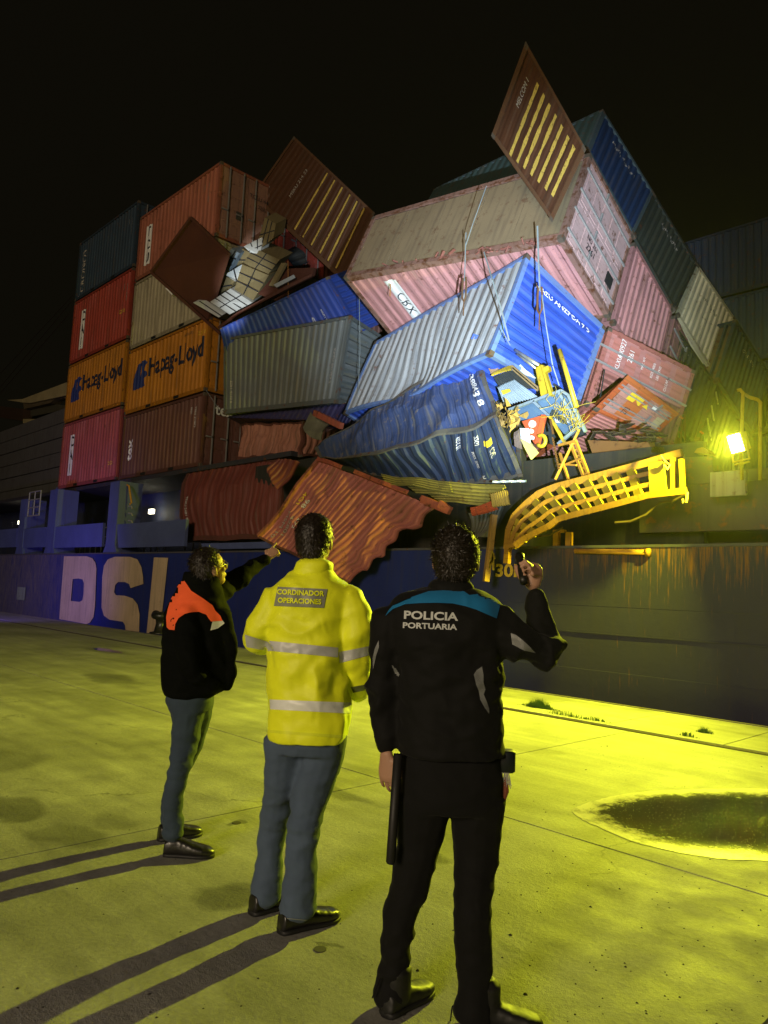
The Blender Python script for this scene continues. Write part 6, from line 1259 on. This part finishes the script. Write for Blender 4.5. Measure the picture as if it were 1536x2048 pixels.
for pts in ([(228,628),(260,600),(320,575),(368,562),(370,568),(322,585),(265,612)],[(862,538),(950,550),(1060,600),(1070,625),(1040,615),(955,572),(866,552)]): decal_poly(s,tp,'shoulder_strap',[X4(*p) for p in pts],PB,.012,5.)
s.skin+=[s.loft([r4(320,900,620,.10),r4(360,900,1000,.12),r4(360,900,1600,.12)])]
# hanging left hand
wr=s.p(*X4(193,1700),-.02); s.skin+=hand_parts(wr,(s.p(*X4(205,1900),-.02)-wr),-NH*.75-RH*.5,RH*.6-NH*.2,1.,curl=(.22,.26,.30,.34),tc=.25)
# raised right hand round a torch
wr=s.p(*X4(1262,485),.05); tq0=s.p(*X4(1192,425),.02); tq1=s.p(*X4(1166,265),.16)
td=(tq1-tq0)/np.linalg.norm(tq1-tq0)
palm=s.p(*X4(1262,400),.06); s.skin+=[path([(wr,.030,.024),(palm,.043,.024),(s.p(*X4(1268,345),.07),.038,.020)],side=RH)]
for i,(kx,ky,tx,ty,fx,fy) in enumerate(((1240,330,1190,300,1168,318),(1268,345,1210,322,1176,345),(1296,370,1225,355,1188,372),(1312,402,1245,395,1196,402))):
    s.skin+=[path([(s.p(*X4(kx+8,ky+20),.07),.0105),(s.p(*X4(kx,ky),.05),.0105),(s.p(*X4(tx+12,ty),-.0),.0098),(s.p(*X4(fx+2,fy),.012-.0),.0085)],n=10)]
s.skin+=[path([(s.p(*X4(1232,455),.05),.016),(s.p(*X4(1185,430),.06),.0135),(s.p(*X4(1150,375),.085),.0115),(s.p(*X4(1140,335),.095),.0098)],n=12)]
BT=paint('boot leather',(.008,.008,.007),.5,.0,.15,spec=.55,bump=.08)
TR=fabric('black trousers',(.0045,.0045,.0045),.85,.3,330,.3,.03,.2)
hips=s.loft([r4(345,1035,190,.15,0,X5),r4(338,1040,300,.155,0,X5),r4(332,1045,450,.16,0,X5),r4(335,1043,560,.15,0,X5)])
aL=shoe(s,X5(240,2010),X5(455,1880),BT,'boot',w=.048,h=1.15,boot=.15); aR=shoe(s,X5(800,2045),X5(1150,2075),BT,'boot',w=.048,h=1.15,boot=.14); oL=(aL-s.base)@NH; oR=(aR-s.base)@NH
legL=s.limb([((*X5(500,480),.0),.115,.13),((*X5(485,680),.0),.098,.11),((*X5(465,850),.0),.082,.095),((*X5(425,1000),oL*.6),.080,.085),((*X5(375,1180),oL*.9),.070,.078),((*X5(335,1350),oL),.064,.072),((*X5(312,1550),oL),.056,.064),((*X5(292,1720),oL),.056,.062),((*X5(275,1880),oL),.066,.070)])
legR=s.limb([((*X5(880,480),.0),.110,.13),((*X5(868,700),.0),.096,.11),((*X5(866,900),.0),.086,.095),((*X5(850,1080),oR*.6),.076,.084),((*X5(842,1250),oR*.9),.071,.078),((*X5(845,1450),oR),.068,.074),((*X5(850,1650),oR),.066,.07),((*X5(848,1850),oR),.066,.070),((*X5(840,1990),oR),.070,.074)])
tt_=garment(s,'trousers',[hips,legL,legR],.009,TR,.0055,(5,5,11),14.,zones=[(s.p(*X5(385,1150),0),.15,1.1),(s.p(*X5(850,1150),0),.15,.9),(s.p(*X5(850,1750),0),.15,1.2),(s.p(*X5(300,1620),0),.12,1.2)])
pass
for (a,b,c_) in ((X5(207,1735),X5(180,1800),X5(152,1870)),(X5(735,1895),X5(700,1930),X5(685,2045))):
    mb=MB(); mb.tube([s.p(*a,-.06),s.p(*b,-.07),s.p(*c_,-.06)],.0028,5); mkp(s,'elastic_cord',mb.V,mb.F,PB)
s.hair(5200,.018,.8,.011)
p3=s.finish()
# torch, baton, belt kit
mb=MB(); mb.tube([tq0-td*.03,tq0,tq1-td*.03,tq1-td*.02,tq1],[.015,.0165,.0165,.020,.021],16); o=mb.build('torch',paint('torch body',(.010,.010,.010),.35,.0,.1,spec=.5),None,True,loc=tq0); tag(o,'short black torch held up in the officer right hand','torch')
b0=s.p(*X5(330,200),-.10); b1=s.p(*X5(277,950),-.11); mb=MB(); mb.tube([b0,b1-(b1-b0)*.02,b1],[.0175,.0175,.013],14); o=mb.build('baton',paint('baton rubber',(.012,.011,.010),.5,.0,.1),None,True,loc=b0); tag(o,'long black baton hanging at the officer left side','baton')
pc=root('belt_pouch',s.p(*X5(1060,230),-.02),'black belt pouch with keys and tassels at the officer right hip','pouch')
q=s.p(*X5(1065,235),-.02); 
v,f_=loft([(q-UP*.045,RH*.030,NH*.03),(q-UP*.04,RH*.036,NH*.035),(q+UP*.03,RH*.036,NH*.035),(q+UP*.035,RH*.030,NH*.03)],16,4.); mk('pouch',v,f_,paint('pouch nylon',(.008,.012,.012),.35,.0,.1,spec=.5),pc,None,True)
mb=MB()
for i in range(16): a=s.p(*X5(1062+RNG.uniform(-14,20),275),-.05); mb.tube([a,a-UP*RNG.uniform(.03,.06)+RH*RNG.uniform(-.01,.02),a-UP*RNG.uniform(.05,.10)+RH*RNG.uniform(-.02,.02)],.0024,4)
mb.build('tassel',fabric('pale cord',(.30,.30,.24),.8,.1),pc)
mb=MB(); a=s.p(*X5(1060,360),-.04); mb.tube([a,a-UP*.05+RH*.004,a-UP*.085],[.012,.014,.006],8); mb.build('keyring',fabric('rust leather fob',(.20,.06,.03),.6,.2),pc)
# ---------------------------------------------------------------- damp harbour air, also standing in for lens glare round the floodlight
hz=MB(); hz.box((-74,-22,-3.6),(40,44,27)); hm_=bpy.data.materials.new('damp air'); hm_.use_nodes=True; t=hm_.node_tree; t.nodes.remove(t.nodes['Principled BSDF']); pv=t.nodes.new('ShaderNodeVolumePrincipled'); pv.inputs['Color'].default_value=(.9,.92,.95,1); pv.inputs['Density'].default_value=.00042; pv.inputs['Anisotropy'].default_value=.9; t.links.new(pv.outputs[0],t.nodes['Material Output'].inputs['Volume'])
o=hz.build('haze',hm_); tag(o,'thin damp night air over the quay','haze',kind='stuff')
